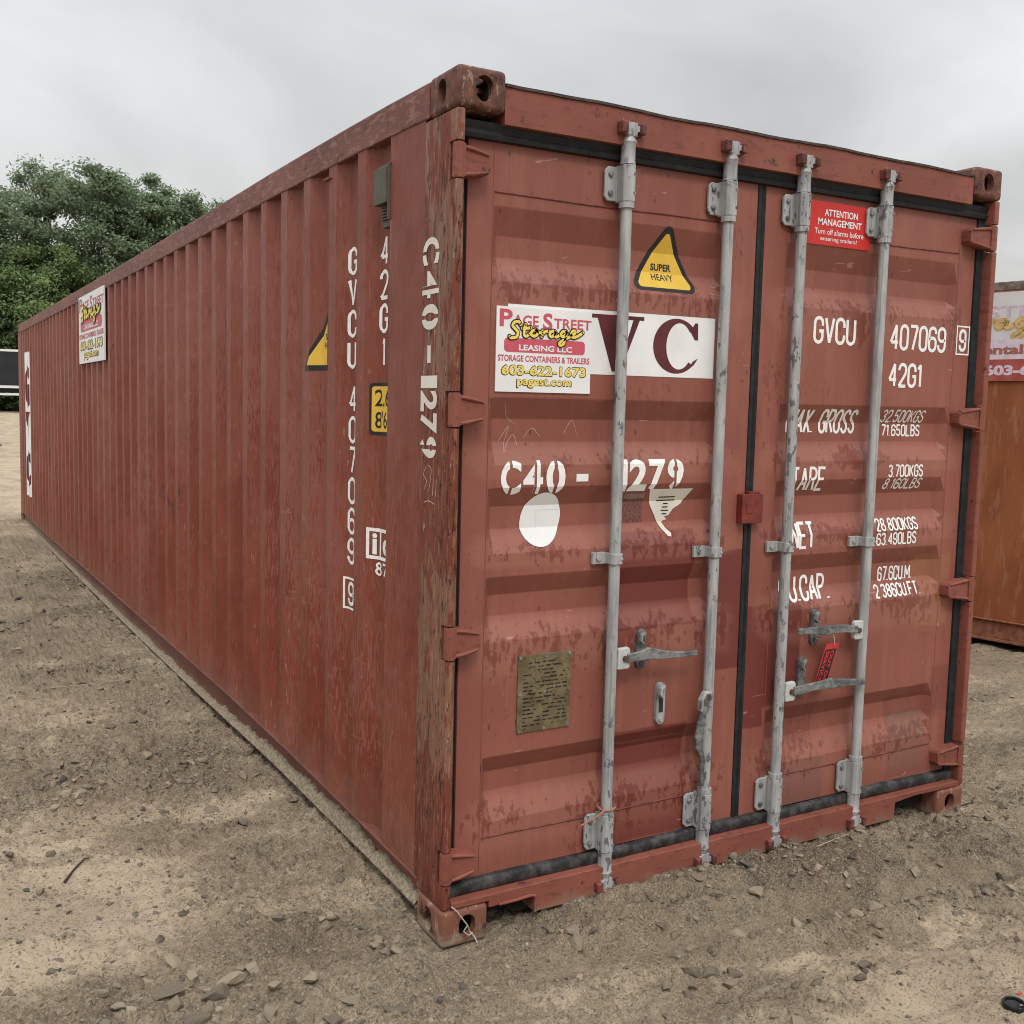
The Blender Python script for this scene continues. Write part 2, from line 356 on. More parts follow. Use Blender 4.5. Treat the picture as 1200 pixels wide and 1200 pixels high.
# ------------------------------------------------------------------ numpy noise (for the ground)
def _h(ix, iy, s):
    n = (ix.astype(np.int64) * 374761393 + iy.astype(np.int64) * 668265263 + s * 1274126177) & 0x7fffffff
    n = ((n ^ (n >> 13)) * 1274126177) & 0x7fffffff
    return ((n ^ (n >> 16)) & 0xffff) / 65535.0
def vnoise(x, y, s=0):
    ix = np.floor(x); iy = np.floor(y); fx = x - ix; fy = y - iy
    fx = fx * fx * fx * (fx * (fx * 6 - 15) + 10); fy = fy * fy * fy * (fy * (fy * 6 - 15) + 10)
    ix = ix.astype(np.int64); iy = iy.astype(np.int64)
    a = _h(ix, iy, s); b = _h(ix + 1, iy, s); c = _h(ix, iy + 1, s); d = _h(ix + 1, iy + 1, s)
    return (a + (b - a) * fx) * (1 - fy) + (c + (d - c) * fx) * fy
def fbm(x, y, s=0, o=4, g=.5):
    t = 0; a = 1; n = 0
    for i in range(o):
        t = t + a * vnoise(x * 2 ** i + 17.3 * i, y * 2 ** i - 9.1 * i, s + i); n += a; a *= g
    return t / n
def clods(x, y, sc, s, lo, hi, pres):
    """rounded lumps scattered one per cell: returns height in metres and a per-lump random tone"""
    X_ = x * sc; Y_ = y * sc; ix = np.floor(X_).astype(np.int64); iy = np.floor(Y_).astype(np.int64)
    best = np.zeros_like(X_); tn_ = np.zeros_like(X_)
    for dx in (-1, 0, 1):
        for dy in (-1, 0, 1):
            cx, cy = ix + dx, iy + dy; r = lo + (hi - lo) * _h(cx, cy, s + 3) ** 1.4; p = _h(cx, cy, s + 4) < pres
            ux = X_ - (cx + .15 + .7 * _h(cx, cy, s + 1)); uy = Y_ - (cy + .15 + .7 * _h(cx, cy, s + 2)); a = _h(cx, cy, s + 6) * 3.14; k = .6 + .4 * _h(cx, cy, s + 7)
            ca, sa = np.cos(a), np.sin(a); d = np.maximum(np.abs(ux * ca + uy * sa), 0) ** 1.6 + np.abs((uy * ca - ux * sa) / k) ** 1.6; d = d ** (1 / 1.6) / r
            t = np.where(p, np.clip(1 - d ** 2.2, 0, 1) ** .6 * r * k, 0); u = t > best; best = np.where(u, t, best); tn_ = np.where(u, _h(cx, cy, s + 5), tn_)
    return best / sc, tn_
def clod_layers(x, y):
    tone = ground_tone(x, y); m = fbm(x * 2.2 + 5, y * 3.1, 210, 3); dn = np.clip(1.05 - tone * 1.0 + (m - .5) * 1.8, .06, 1)
    s = y + .115 * x; dn = dn * (1 - .95 * gauss(s, -.17, .085) * sst(x, -.2, .5)) * (1 - .8 * gauss(y, 1.38, .10) * sst(-x, .0, .2))
    wx = x + .012 * (vnoise(x * 40, y * 40, 300) - .5); wy = y + .012 * (vnoise(x * 40, y * 40, 301) - .5)
    h1, t1 = clods(wx, wy, 24, 400, .14, .46, dn * .55); h2, t2 = clods(wx, wy, 48, 500, .16, .48, dn * .75); h3, t3 = clods(x, y, 95, 600, .18, .46, np.clip(dn * 1.1, 0, .9))
    h = np.maximum(np.maximum(h1 * .72, h2 * .85), h3 * .95); t = np.where(h <= 1e-5, .5, np.where(h1 * .72 >= h - 1e-9, t1, np.where(h2 * .85 >= h - 1e-9, t2, t3)))
    return h, np.where(h > 1e-5, t, .5)
def sst(x, a, b):
    t = np.clip((x - a) / (b - a), 0, 1); return t * t * (3 - 2 * t)
def gauss(x, c, s): return np.exp(-((x - c) / s) ** 2)
def ground_tone(x, y):
    """0 = dark gravelly dirt, 1 = pale dry sand"""
    big = fbm(x * .9, y * 1.5, 3, 4); med = fbm(x * 3.2, y * 4.5, 21, 4)
    wx = x + (med - .5) * .5; wy = y + (med - .5) * .5
    s = wy + .115 * wx
    t = .42 + (big - .5) * .7 + (med - .5) * .6
    left = sst(-wx, -.05, .15)
    t = t + left * (.62 * gauss(wy, .82, .45) * sst(-wx, .42, .80) + .48 * gauss(wy, 1.36, .13) + .30 * gauss(wy, 1.0, .07) - .22 * gauss(wy, 1.95, .33) + .22 * gauss(wy, 2.9, .5) - .18 * gauss(wy, 5.2, 2.2))
    t = t - left * .25 * gauss(wy, .25, .25) * sst(wx, -.75, -.4)
    right = sst(wx, -.3, .5)
    t = t + right * (.46 * sst(-s, .36, .46) * sst(wx, .4, .9) - .14 * gauss(s, .02, .18) + .20 * gauss(s, -.17, .055))
    t = t + .12 * sst(wx, 2.3, 3.2) * sst(wy, .2, 1.0)
    t = t + .5 * sst(y, 9, 15)
    return np.clip(t, 0, 1)
def ground_h(x, y):
    x = np.asarray(x, float); y = np.asarray(y, float)
    s = y + .115 * x
    h = (fbm(x * .6, y * .6, 40, 3) - .5) * .05
    near = np.exp(-((x - .2) / .7) ** 2 - ((y - .0) / .7) ** 2)
    h = h * (1 - .8 * near)
    clod = fbm(x * 9, y * 11, 60, 4, .55); tone = ground_tone(x, y)
    h = h + (clod - .5) * (.075 - .052 * tone)
    h = h + (np.abs(fbm(x * 22, y * 25, 80, 3, .6) - .5)) * (.062 - .042 * tone)
    right = sst(x, -.2, .5)
    smooth = right * gauss(s, -.17, .075)
    h = h * (1 - .75 * smooth) - .034 * smooth + .032 * right * gauss(s, -.325, .05) + .010 * right * gauss(s, -.06, .05)
    h = h + right * .014 * gauss(s, -.62, .05) - right * .018 * gauss(s, -.74, .06) + right * .018 * gauss(s, .06, .035) - right * .012 * gauss(s, -.02, .03)
    near_ = (np.abs(x - .75) < 3.6) & (np.abs(y - 1.5) < 4.5)
    if near_.any():
        ch = np.zeros_like(h); ch[near_] = clod_layers(x[near_], y[near_])[0]; h = h + ch * (1 - .9 * np.exp(-((x - .06) / .14) ** 2 - ((y - .06) / .14) ** 2))
    # tyre marks on the left
    left = sst(-x, -.05, .2)
    h = h - left * (.016 * gauss(y + .05 * x, 1.36, .10) + .016 * gauss(y, .75, .14) + .02 * gauss(y, 2.75, .15)) + left * (.016 * gauss(y, 1.62, .08) + .016 * gauss(y, 2.35, .10) + .016 * gauss(y, 3.3, .12))
    # dirt banked against the door sill and along the side rail
    bank = sst(x, .30, .60) * (1 - .85 * sst(x, 1.7, 2.15)) * sst(2.75 - x, .1, .4)
    h = h + .046 * bank * np.exp(-(np.clip(-.02 - y, 0, None) / .17) ** 2) * (y < .5)
    rb = np.interp(y, [0, .3, 1.6, 2.3, 3.2, 4.9, 9, 12, 14], [.0, .028, .035, .018, .01, .0, -.015, -.01, 0])
    h = h + rb * np.exp(-(np.clip(-x - .02, 0, None) / .16) ** 2) * (x < .3) * sst(y, .1, .5)
    # keep it level under the near casting
    c = np.exp(-((x - .06) / .16) ** 2 - ((y - .06) / .16) ** 2); h = h * (1 - c) - .004 * c
    # under the boxes: stay below the floor
    h = h + np.clip((y - 17), 0, 55) * .0215
    h = h + (fbm(x * .05, y * .05, 90, 3) - .5) * .8 * sst(np.hypot(x, y), 25, 90)
    return h
def H(x, y): return float(ground_h(np.array([x]), np.array([y]))[0])
# ------------------------------------------------------------------ ground sheet
def axis(lo, hi, st, ext, g):
    a = list(np.arange(lo, hi + st, st)); d = st; p = a[-1]; r = []
    while p < ext: d = min(d * g, 25); p += d; r.append(p)
    d = st; p = a[0]; l = []
    while p > -ext: d = min(d * g, 25); p -= d; l.append(p)
    return np.array(l[::-1] + a + r)
gx = axis(-1.3, 2.6, .0058, 420, 1.035); gy = axis(-1.15, 2.1, .0058, 420, 1.022)
X, Y = np.meshgrid(gx, gy); nx, ny = len(gx), len(gy)
co = np.empty((nx * ny, 3), np.float32); co[:, 0] = X.ravel(); co[:, 1] = Y.ravel(); co[:, 2] = ground_h(X.ravel(), Y.ravel())
idx = (np.arange(ny - 1)[:, None] * nx + np.arange(nx - 1)[None, :]).ravel()
quads = np.stack([idx, idx + 1, idx + nx + 1, idx + nx], 1).astype(np.int32)
gm = bpy.data.meshes.new("ground"); gm.vertices.add(len(co)); gm.vertices.foreach_set("co", co.ravel())
gm.loops.add(quads.size); gm.loops.foreach_set("vertex_index", quads.ravel()); gm.polygons.add(len(quads))
gm.polygons.foreach_set("loop_start", np.arange(0, quads.size, 4, dtype=np.int32)); gm.update(calc_edges=True)
gm.polygons.foreach_set("use_smooth", np.ones(len(quads), bool))
ta = gm.attributes.new("tone", 'FLOAT', 'POINT'); ta.data.foreach_set("value", ground_tone(X.ravel(), Y.ravel()).astype(np.float32))
cn = np.full(nx * ny, .5, np.float32); nm = (np.abs(co[:, 0] - .75) < 3.6) & (np.abs(co[:, 1] - 1.5) < 4.5); cn[nm] = clod_layers(X.ravel()[nm], Y.ravel()[nm])[1]
gm.attributes.new("clod", 'FLOAT', 'POINT').data.foreach_set("value", cn)
def mat_ground():
    k = NT("dirt_and_gravel"); t = k.attr("tone")[2]
    n = k.noise(scale=16, detail=8, rough=.7); f = k.noise(scale=150, detail=5, rough=.78); g = k.noise(scale=2.2, detail=4)
    v = k.voro(scale=75); vc = k.voro(scale=75, out="Color")
    t2 = k.math('ADD', t, k.math('MULTIPLY_ADD', n, 1.3, -.65))
    cd = k.attr("clod")[2]; t2 = k.math('ADD', t2, k.math('MULTIPLY_ADD', cd, .8, -.4))
    c = k.mix(k.ss(t2, -.08, .46), (.108, .083, .058), (.235, .180, .122))
    c = k.mix(k.ss(t2, .40, .92), c, (.44, .345, .240))
    c = k.mix(k.ss(cd, .80, .84, 0, .75), c, (.080, .073, .066))
    c = k.mix(k.math('MULTIPLY', k.ss(g, .45, .6), .35), c, (.175, .122, .080))
    c = k.mix(k.math('MULTIPLY', k.ss(f, .52, .62), .65), c, (.38, .31, .22)); c = k.mix(k.math('MULTIPLY', k.ss(f, .38, .47, 1, 0), .75), c, (.06, .054, .041))
    grit = k.math('MULTIPLY', k.ss(v, .25, .4, 1, 0), k.ss(k.sep(vc)[1], .72, .76)); c = k.mix(k.math('MULTIPLY', grit, .7), c, k.mix(k.sep(vc)[2], (.10, .09, .085), (.40, .36, .30)))
    h = k.math('ADD', k.math('MULTIPLY', n, 1.0), k.math('ADD', k.math('MULTIPLY', f, .35), k.math('MULTIPLY', grit, .5)))
    k.bump(h, .018, .9); return k.done(c, .92, spec=.15)
gm.materials.append(mat_ground())
go = bpy.data.objects.new("ground", gm); COL.objects.link(go); tag(go, "dry sandy dirt yard with gravel and tyre ruts", "ground", kind="structure")
# ------------------------------------------------------------------ stones
def stone_mat(name, a, b):
    k = NT(name); n = k.noise(scale=14, detail=5); r = k.n("ShaderNodeObjectInfo").outputs["Random"]
    at = k.attr("shade")[2]
    c = k.mix(at, a, b); c = k.mix(k.math('MULTIPLY', k.ss(n, .42, .6), .6), c, (.25, .19, .125)); k.bump(k.noise(scale=60, detail=4), .003, .6)
    return k.done(c, .85, spec=.2)
M_STONE = stone_mat("mixed_gravel", (.072, .062, .053), (.30, .245, .175))
def rock_base(seed, sub):
    bm = bmesh.new(); bmesh.ops.create_icosphere(bm, subdivisions=sub, radius=1)
    r = random.Random(seed); sq = (r.uniform(1.3, 2.1), r.uniform(1.1, 1.6), r.uniform(.8, 1.4))
    planes = [(Vector((r.gauss(0, 1), r.gauss(0, 1), r.gauss(0, 1))).normalized(), r.uniform(.36, .66)) for _ in range(15)]
    for v in bm.verts:
        p = v.co.copy()
        for nrm, d in planes:
            e = p.dot(nrm) - d
            if e > 0: p -= nrm * e
        p *= 1 + (r.uniform(-.20, .20) if sub == 1 else r.uniform(-.10, .10))
        v.co = Vector((p.x * sq[0], p.y * sq[1], p.z * sq[2]))
    vs = np.array([v.co[:] for v in bm.verts]); fs = np.array([[v.index for v in f.verts] for f in bm.faces]); bm.free(); return vs, fs
def merged_rocks(name, pts, sizes, bases, sink=.35, shade=None):
    V = []; F = []; S = []; off = 0
    for (x, y, z), s, sh in zip(pts, sizes, shade):
        vs, fs = bases[RNG.integers(len(bases))]
        a = RNG.uniform(0, 6.283); ca, sa = math.cos(a), math.sin(a)
        q = vs * s; q = np.stack([q[:, 0] * ca - q[:, 1] * sa, q[:, 0] * sa + q[:, 1] * ca, q[:, 2]], 1)
        tl = RNG.uniform(-.4, .4); q = np.stack([q[:, 0], q[:, 1] * math.cos(tl) - q[:, 2] * math.sin(tl), q[:, 1] * math.sin(tl) + q[:, 2] * math.cos(tl)], 1)
        q += np.array([x, y, z + s * (.45 - sink)]); V.append(q); F.append(fs + off); S.append(np.full(len(vs), sh)); off += len(vs)
    V = np.concatenate(V).astype(np.float32); F = np.concatenate(F).astype(np.int32); S = np.concatenate(S).astype(np.float32)
    me = bpy.data.meshes.new(name); me.vertices.add(len(V)); me.vertices.foreach_set("co", V.ravel()); me.loops.add(F.size); me.loops.foreach_set("vertex_index", F.ravel())
    me.polygons.add(len(F)); me.polygons.foreach_set("loop_start", np.arange(0, F.size, 3, dtype=np.int32)); me.update(calc_edges=True)
    me.shade_flat(); me.attributes.new("shade", 'FLOAT', 'POINT').data.foreach_set("value", S); me.materials.append(M_STONE)
    o = bpy.data.objects.new(name, me); COL.objects.link(o); return o
base0 = [rock_base(i, 2 if i % 2 else 1) for i in range(10)]
def in_box(x, y): return (x > -.0) & (x < 2.44) & (y > -.0) & (y < 12.2)
N = 190000
px_ = np.concatenate([RNG.uniform(-1.7, 3.2, N), RNG.uniform(-1.4, .1, N // 3), RNG.uniform(2.4, 5.4, N // 4)]); py_ = np.concatenate([RNG.uniform(-1.4, 3.0, N), RNG.uniform(1.2, 9, N // 3), RNG.uniform(-.6, 4.5, N // 4)])
tn = ground_tone(px_, py_); sv = py_ + .115 * px_
dens = .08 + .85 * (1 - tn) ** 2 * sst(fbm(px_ * 2.5, py_ * 3.5, 130, 3), .40, .56) + .6 * gauss(sv, -.33, .05) * (px_ > .2) + .35 * np.exp(-((py_ + .10) / .10) ** 2) * (px_ > .2) * (px_ < 2.6)
dens = dens * (1 - .9 * gauss(sv, -.17, .07) * (px_ > 0))
keep = (RNG.uniform(0, 1, len(px_)) < dens * .55) & ~in_box(px_, py_) & ~((px_ > -.06) & (px_ < .2) & (py_ > -.04) & (py_ < .2))
px_, py_, tn = px_[keep], py_[keep], tn[keep]
sz = np.clip(.0021 * RNG.uniform(.004, 1, len(px_)) ** -.50, .0022, .026)
hz = ground_h(px_, py_); shade = np.clip(RNG.normal(.45, .25, len(px_)) - .35 * sst(tn, .5, .8), 0, 1)
g = merged_rocks("gravel", np.stack([px_, py_, hz], 1), sz, base0, .35, shade); tag(g, "loose gravel and grit strewn over the dirt", "gravel", kind="stuff")
# larger stones one by one
base1 = [rock_base(50 + i, 2) for i in range(8)]; rock_me = []
for i, (vs, fs) in enumerate(base1):
    for tone_ in (0.15, .55, .95):
        me = bpy.data.meshes.new("stone"); me.from_pydata(vs.tolist(), [], fs.tolist()); me.materials.append(M_STONE)
        me.attributes.new("shade", 'FLOAT', 'POINT').data.foreach_set("value", np.full(len(vs), tone_, np.float32)); rock_me.append((me, tone_))
def put_stone(x, y, s, tone_, label, group="stones lying in the dirt", sink=.30):
    c = [m for m, t in rock_me if abs(t - tone_) < .05]; me = random.choice(c)
    o = bpy.data.objects.new("stone", me); COL.objects.link(o); o.scale = (s * random.uniform(.85, 1.2), s * random.uniform(.8, 1.1), s * random.uniform(.75, 1))
    o.rotation_euler = (random.uniform(-.3, .3), random.uniform(-.3, .3), random.uniform(0, 6.28)); o.location = (x, y, H(x, y) + s * (.45 - sink))
    tag(o, label, "stone", group)
put_stone(-.415, .001, .026, .95, "pale squarish stone alone on the dirt in front of the near corner", sink=.1)
put_stone(-.17, .105, .017, .95, "small whitish stone just left of the near corner casting", sink=.1)
put_stone(.475, -.464, .020, .55, "rounded tan stone sitting apart on the sand before the left door", sink=.1)
put_stone(-.78, .125, .034, .15, "dark flat angular stone on the sand at the bottom left", sink=.3)
put_stone(-.66, .06, .036, .15, "dark blocky stone beside the pale stones at the bottom left", sink=.2)
put_stone(-.62, .10, .032, .95, "pale upright stone leaning against a dark blocky stone", sink=.1)
put_stone(1.10, -.19, .022, .95, "pale stone standing up in the dirt below the door seam", sink=.1)
put_stone(.93, -.16, .027, .55, "blocky tan stone in the dirt below the left door", sink=.2)
put_stone(-.50, 2.62, .030, .15, "black lump of stone on the pale dirt left of the container", sink=.1)
put_stone(.98, -.045, .016, .95, "small cream stone under the lowest end of the second locking bar", sink=.0)
put_stone(-.115, .52, .026, .15, "dark slate flake tilted beside the bottom rail near the corner", sink=.2)
for x, y in ((.62, -.37), (.70, -.40), (.82, -.40), (.88, -.385), (1.02, -.43), (1.12, -.42), (1.2, -.45), (1.27, -.43), (1.33, -.47), (1.42, -.46), (1.5, -.49), (1.62, -.50), (1.7, -.52), (1.85, -.53), (1.97, -.52), (.95, -.44), (1.08, -.47), (1.37, -.43), (1.78, -.5), (2.1, -.56)):
    put_stone(x + random.uniform(-.02, .02), y + random.uniform(-.02, .02), random.uniform(.014, .026), random.choice((.15, .55, .55, .95)), "fist sized stone in the ridge of stones along the tyre rut before the doors", "stones in the ridge beside the rut")
for x, y in ((.60, -.44), (.64, -.47), (.70, -.50), (.55, -.50), (.50, -.53), (.76, -.49), (.66, -.53), (.98, -.68), (1.0, -.70), (.86, -.66), (.80, -.64), (1.05, -.66), (.58, -.58), (.72, -.60)):
    put_stone(x, y, random.uniform(.016, .028), random.choice((.15, .15, .55)), "dark broken asphalt lump on the pale sand before the doors", "asphalt lumps before the doors", .35)
for x, y in ((-.86, .17), (-.92, .13), (-.95, .20), (-.70, .20), (-.55, .12), (-.52, .02), (-.60, -.02), (-.47, -.06), (-.56, -.08), (-.35, -.12), (-.42, -.18), (-.25, -.22), (-.7, .02), (-.74, -.02), (-.30, -.02)):
    put_stone(x, y, random.uniform(.014, .026), random.choice((.15, .55, .95)), "loose stone in the stony patch at the bottom left of the yard", "stones of the bottom left patch", .3)
for i in range(46):
    x, y = random.choice([(random.uniform(.4, 2.4), random.uniform(-.22, -.05)), (random.uniform(2.5, 4.6), random.uniform(-.3, 1.6)), (random.uniform(-1.1, -.1), random.uniform(.2, 4))])
    if y > .0 and -.05 < x < 2.5: continue
    put_stone(x, y, random.uniform(.010, .020), random.choice((.15, .55, .95)), "small stone half sunk in the dirt near the container", "small stones half sunk in the dirt", .35)
# ------------------------------------------------------------------ decals
def text_bm(s, shear=0, offset=0, space=1.0, mi=0):
    cu = bpy.data.curves.new("t", 'FONT'); cu.body = s; cu.shear = shear; cu.offset = offset; cu.space_character = space; cu.resolution_u = 4
    o = bpy.data.objects.new("t", cu); COL.objects.link(o)
    dg = bpy.context.evaluated_depsgraph_get(); dg.update()
    me = bpy.data.meshes.new_from_object(o.evaluated_get(dg))
    vs = [v.co.copy() for v in me.vertices]; fs = [tuple(p.vertices) for p in me.polygons]
    bpy.data.objects.remove(o); bpy.data.curves.remove(cu); bpy.data.meshes.remove(me)
    return vs, fs
def _arc(cx, cy, rx, ry, a0, a1, n=7): return [(cx + rx * math.cos(R(a0 + (a1 - a0) * i / (n - 1))), cy + ry * math.sin(R(a0 + (a1 - a0) * i / (n - 1)))) for i in range(n)]
_six = [(.97, .74)] + _arc(.5, .78, .5, .22, 10, 180) + _arc(.5, .22, .5, .22, 180, 360) + _arc(.5, .38, .5, .18, 0, 150)
GW = {'.': .06, '1': .20, 'M': .52, ' ': .22, 'I': .02}
GLY = {'0': [(_arc(.5, .78, .5, .22, 0, 180) + _arc(.5, .22, .5, .22, 180, 360), True)], 'C': [([(1, .66)] + _arc(.5, .78, .5, .22, 0, 180) + _arc(.5, .22, .5, .22, 180, 360) + [(1, .34)], False)],
       'G': [([(1, .68)] + _arc(.5, .78, .5, .22, 0, 180) + _arc(.5, .22, .5, .22, 180, 360) + [(1, .46), (.58, .46)], False)], 'U': [([(0, 1)] + _arc(.5, .22, .5, .22, 180, 360) + [(1, 1)], False)],
       'V': [([(0, 1), (.5, 0), (1, 1)], False)], '7': [([(0, 1), (1, 1), (.38, 0)], False)], '4': [([(.74, 0), (.74, 1), (0, .28), (1, .28)], False)], '6': [(_six, False)], '9': [([(1 - a, 1 - b) for a, b in _six], False)],
       '2': [([(0, .72)] + _arc(.5, .77, .5, .23, 180, 0) + [(.93, .56), (0, 0), (1, 0)], False)], '1': [([(0, .80), (.75, 1), (.75, 0)], False)], '3': [(_arc(.5, .77, .48, .23, 165, -75) + _arc(.5, .26, .5, .26, 75, -165), False)],
       '5': [([(.95, 1), (.08, 1), (.02, .52)] + _arc(.5, .30, .5, .30, 120, -160), False)], '8': [(_arc(.5, .77, .42, .23, 270, -90, 14)[:-1], True), (_arc(.5, .27, .5, .27, 90, -270, 14)[:-1], True)],
       'A': [([(0, 0), (.5, 1), (1, 0)], False), ([(.17, .30), (.83, .30)], False)], 'M': [([(0, 0), (0, 1), (.5, .25), (1, 1), (1, 0)], False)], 'X': [([(0, 0), (1, 1)], False), ([(0, 1), (1, 0)], False)],
       'R': [([(0, 0), (0, 1), (.5, 1)] + _arc(.5, .75, .5, .25, 80, -90) + [(0, .5)], False), ([(.5, .5), (1, 0)], False)], 'P': [([(0, 0), (0, 1), (.5, 1)] + _arc(.5, .74, .5, .26, 80, -90) + [(0, .48)], False)],
       'S': [(_arc(.5, .77, .5, .23, 10, 255) + _arc(.5, .25, .5, .25, 75, -170), False)], 'T': [([(0, 1), (1, 1)], False), ([(.5, 1), (.5, 0)], False)], 'E': [([(1, 1), (0, 1), (0, 0), (1, 0)], False), ([(0, .5), (.8, .5)], False)],
       'N': [([(0, 0), (0, 1), (1, 0), (1, 1)], False)], 'K': [([(0, 0), (0, 1)], False), ([(1, 1), (0, .42)], False), ([(.3, .58), (1, 0)], False)], 'L': [([(0, 1), (0, 0), (1, 0)], False)],
       'B': [([(0, 0), (0, 1), (.5, 1)] + _arc(.5, .76, .45, .24, 80, -80) + [(0, .52)], False), ([(0, .52), (.5, .52)] + _arc(.5, .26, .5, .26, 80, -80) + [(.5, 0), (0, 0)], False)], 'F': [([(1, 1), (0, 1), (0, 0)], False), ([(0, .5), (.8, .5)], False)],
       'O': [(_arc(.5, .78, .5, .22, 0, 180) + _arc(.5, .22, .5, .22, 180, 360), True)], '.': [([(.0, -.0), (.0, .05)], False)]}
class Sign:
    """flat artwork in (u,v); layers lie a fraction of a millimetre over each other"""
    def __init__(s): s.v = []; s.f = []; s.m = []; s.mats = []
    def mi(s, m):
        if m not in s.mats: s.mats.append(m)
        return s.mats.index(m)
    def raw(s, vs, fs, mat, layer=0):
        o = len(s.v); s.v += [(a, b, layer) for a, b in vs]
        for f in fs: s.f.append(tuple(i + o for i in f)); s.m.append(s.mi(mat))
    def poly(s, pts, mat, layer=0): s.raw(pts, [tuple(range(len(pts)))], mat, layer)
    def rect(s, u0, v0, u1, v1, mat, layer=0, r=0):
        if not r: return s.poly([(u0, v0), (u1, v0), (u1, v1), (u0, v1)], mat, layer)
        p = []
        for cx, cy, a in ((u1 - r, v0 + r, -90), (u1 - r, v1 - r, 0), (u0 + r, v1 - r, 90), (u0 + r, v0 + r, 180)):
            for k in range(5): t = R(a + k * 22.5); p.append((cx + r * math.cos(t), cy + r * math.sin(t)))
        s.poly(p, mat, layer)
    def frame(s, u0, v0, u1, v1, t, mat, layer=0):
        s.rect(u0, v0, u1, v0 + t, mat, layer); s.rect(u0, v1 - t, u1, v1, mat, layer); s.rect(u0, v0 + t, u0 + t, v1 - t, mat, layer); s.rect(u1 - t, v0 + t, u1, v1 - t, mat, layer)
    def text(s, txt, u0, v0, u1, v1, mat, layer=0, shear=0, offset=0, space=1.0, grow=0, stencil=None, rot=None):
        vs, fs = text_bm(txt, shear, offset, space)
        xs = [v.x for v in vs]; ys = [v.y for v in vs]; a, b, c, d = min(xs), max(xs), min(ys), max(ys)
        u0 -= grow; v0 -= grow; u1 += grow; v1 += grow
        q = [(u0 + (v.x - a) / (b - a) * (u1 - u0), v0 + (v.y - c) / (d - c) * (v1 - v0)) for v in vs]
        if stencil:
            bm = bmesh.new(); bv = [bm.verts.new((x, y, 0)) for x, y in q]
            for f in fs:
                try: bm.faces.new([bv[i] for i in f])
                except ValueError: pass
            cc = (u0 + u1) / 2 + stencil[0] * (u1 - u0); hw = stencil[1] / 2
            for e in (cc - hw, cc + hw): bmesh.ops.bisect_plane(bm, geom=bm.verts[:] + bm.edges[:] + bm.faces[:], plane_co=(e, 0, 0), plane_no=(1, 0, 0))
            bmesh.ops.delete(bm, geom=[f for f in bm.faces if abs(f.calc_center_median().x - cc) < hw], context='FACES')
            bm.verts.index_update(); q = [(v.co.x, v.co.y) for v in bm.verts]; fs = [tuple(v.index for v in f.verts) for f in bm.faces]; bm.free()
        s.raw(q, fs, mat, layer)
    def stroke(s, pts, wid, mat, layer=0):
        """brush stroke ribbon through points (Catmull-Rom)"""
        P = [pts[0]] + list(pts) + [pts[-1]]; c = []
        for i in range(1, len(P) - 2):
            for k in range(6):
                t = k / 6; p0, p1, p2, p3 = P[i - 1:i + 3]
                c.append(tuple(.5 * (2 * p1[j] + (p2[j] - p0[j]) * t + (2 * p0[j] - 5 * p1[j] + 4 * p2[j] - p3[j]) * t * t + (3 * p1[j] - p0[j] - 3 * p2[j] + p3[j]) * t ** 3) for j in (0, 1)))
        c.append(tuple(pts[-1])); n = len(c); vs = []
        for i, p in enumerate(c):
            a = c[max(i - 1, 0)]; b = c[min(i + 1, n - 1)]; dx, dy = b[0] - a[0], b[1] - a[1]; L = math.hypot(dx, dy) or 1
            ww = wid / 2; vs += [(p[0] - dy / L * ww, p[1] + dx / L * ww), (p[0] + dy / L * ww, p[1] - dx / L * ww)]
        s.raw(vs, [(2 * i, 2 * i + 1, 2 * i + 3, 2 * i + 2) for i in range(n - 1)], mat, layer)
        for (cx, cy) in (c[0], c[-1]): s.poly([(cx + wid / 2 * math.cos(k * .628), cy + wid / 2 * math.sin(k * .628)) for k in range(10)], mat, layer)
    def line(s, pts, t, mat, layer=0, closed=False):
        """constant width stroke with mitred corners"""
        if not closed:
            for i in range(1, len(pts) - 1):
                ax, ay, bx, by = pts[i][0] - pts[i - 1][0], pts[i][1] - pts[i - 1][1], pts[i + 1][0] - pts[i][0], pts[i + 1][1] - pts[i][1]
                if ax * bx + ay * by < -.25 * math.hypot(ax, ay) * math.hypot(bx, by):
                    s.line(pts[:i + 1], t, mat, layer); s.line(pts[i:], t, mat, layer + .07); return
        n = len(pts); vs = []
        for i in range(n):
            p = pts[i]; a = pts[i - 1] if (i or closed) else None; b = pts[(i + 1) % n] if (i < n - 1 or closed) else None
            def un(q, r):
                dx, dy = r[0] - q[0], r[1] - q[1]; L = math.hypot(dx, dy) or 1; return dx / L, dy / L
            d1 = un(a, p) if a else un(p, b); d2 = un(p, b) if b else d1
            n1 = (-d1[1], d1[0]); n2 = (-d2[1], d2[0]); mx, my = n1[0] + n2[0], n1[1] + n2[1]; q = mx * mx + my * my
            if q < .35: mx, my, k = n1[0], n1[1], 1
            else: k = min(2 / q, 2.4 / math.sqrt(q))
            vs += [(p[0] + mx * k * t / 2, p[1] + my * k * t / 2), (p[0] - mx * k * t / 2, p[1] - my * k * t / 2)]
        fs = [(2 * i, 2 * i + 1, 2 * i + 3, 2 * i + 2) for i in range(n - 1)]
        if closed: fs.append((2 * n - 2, 2 * n - 1, 1, 0))
        s.raw(vs, fs, mat, layer)
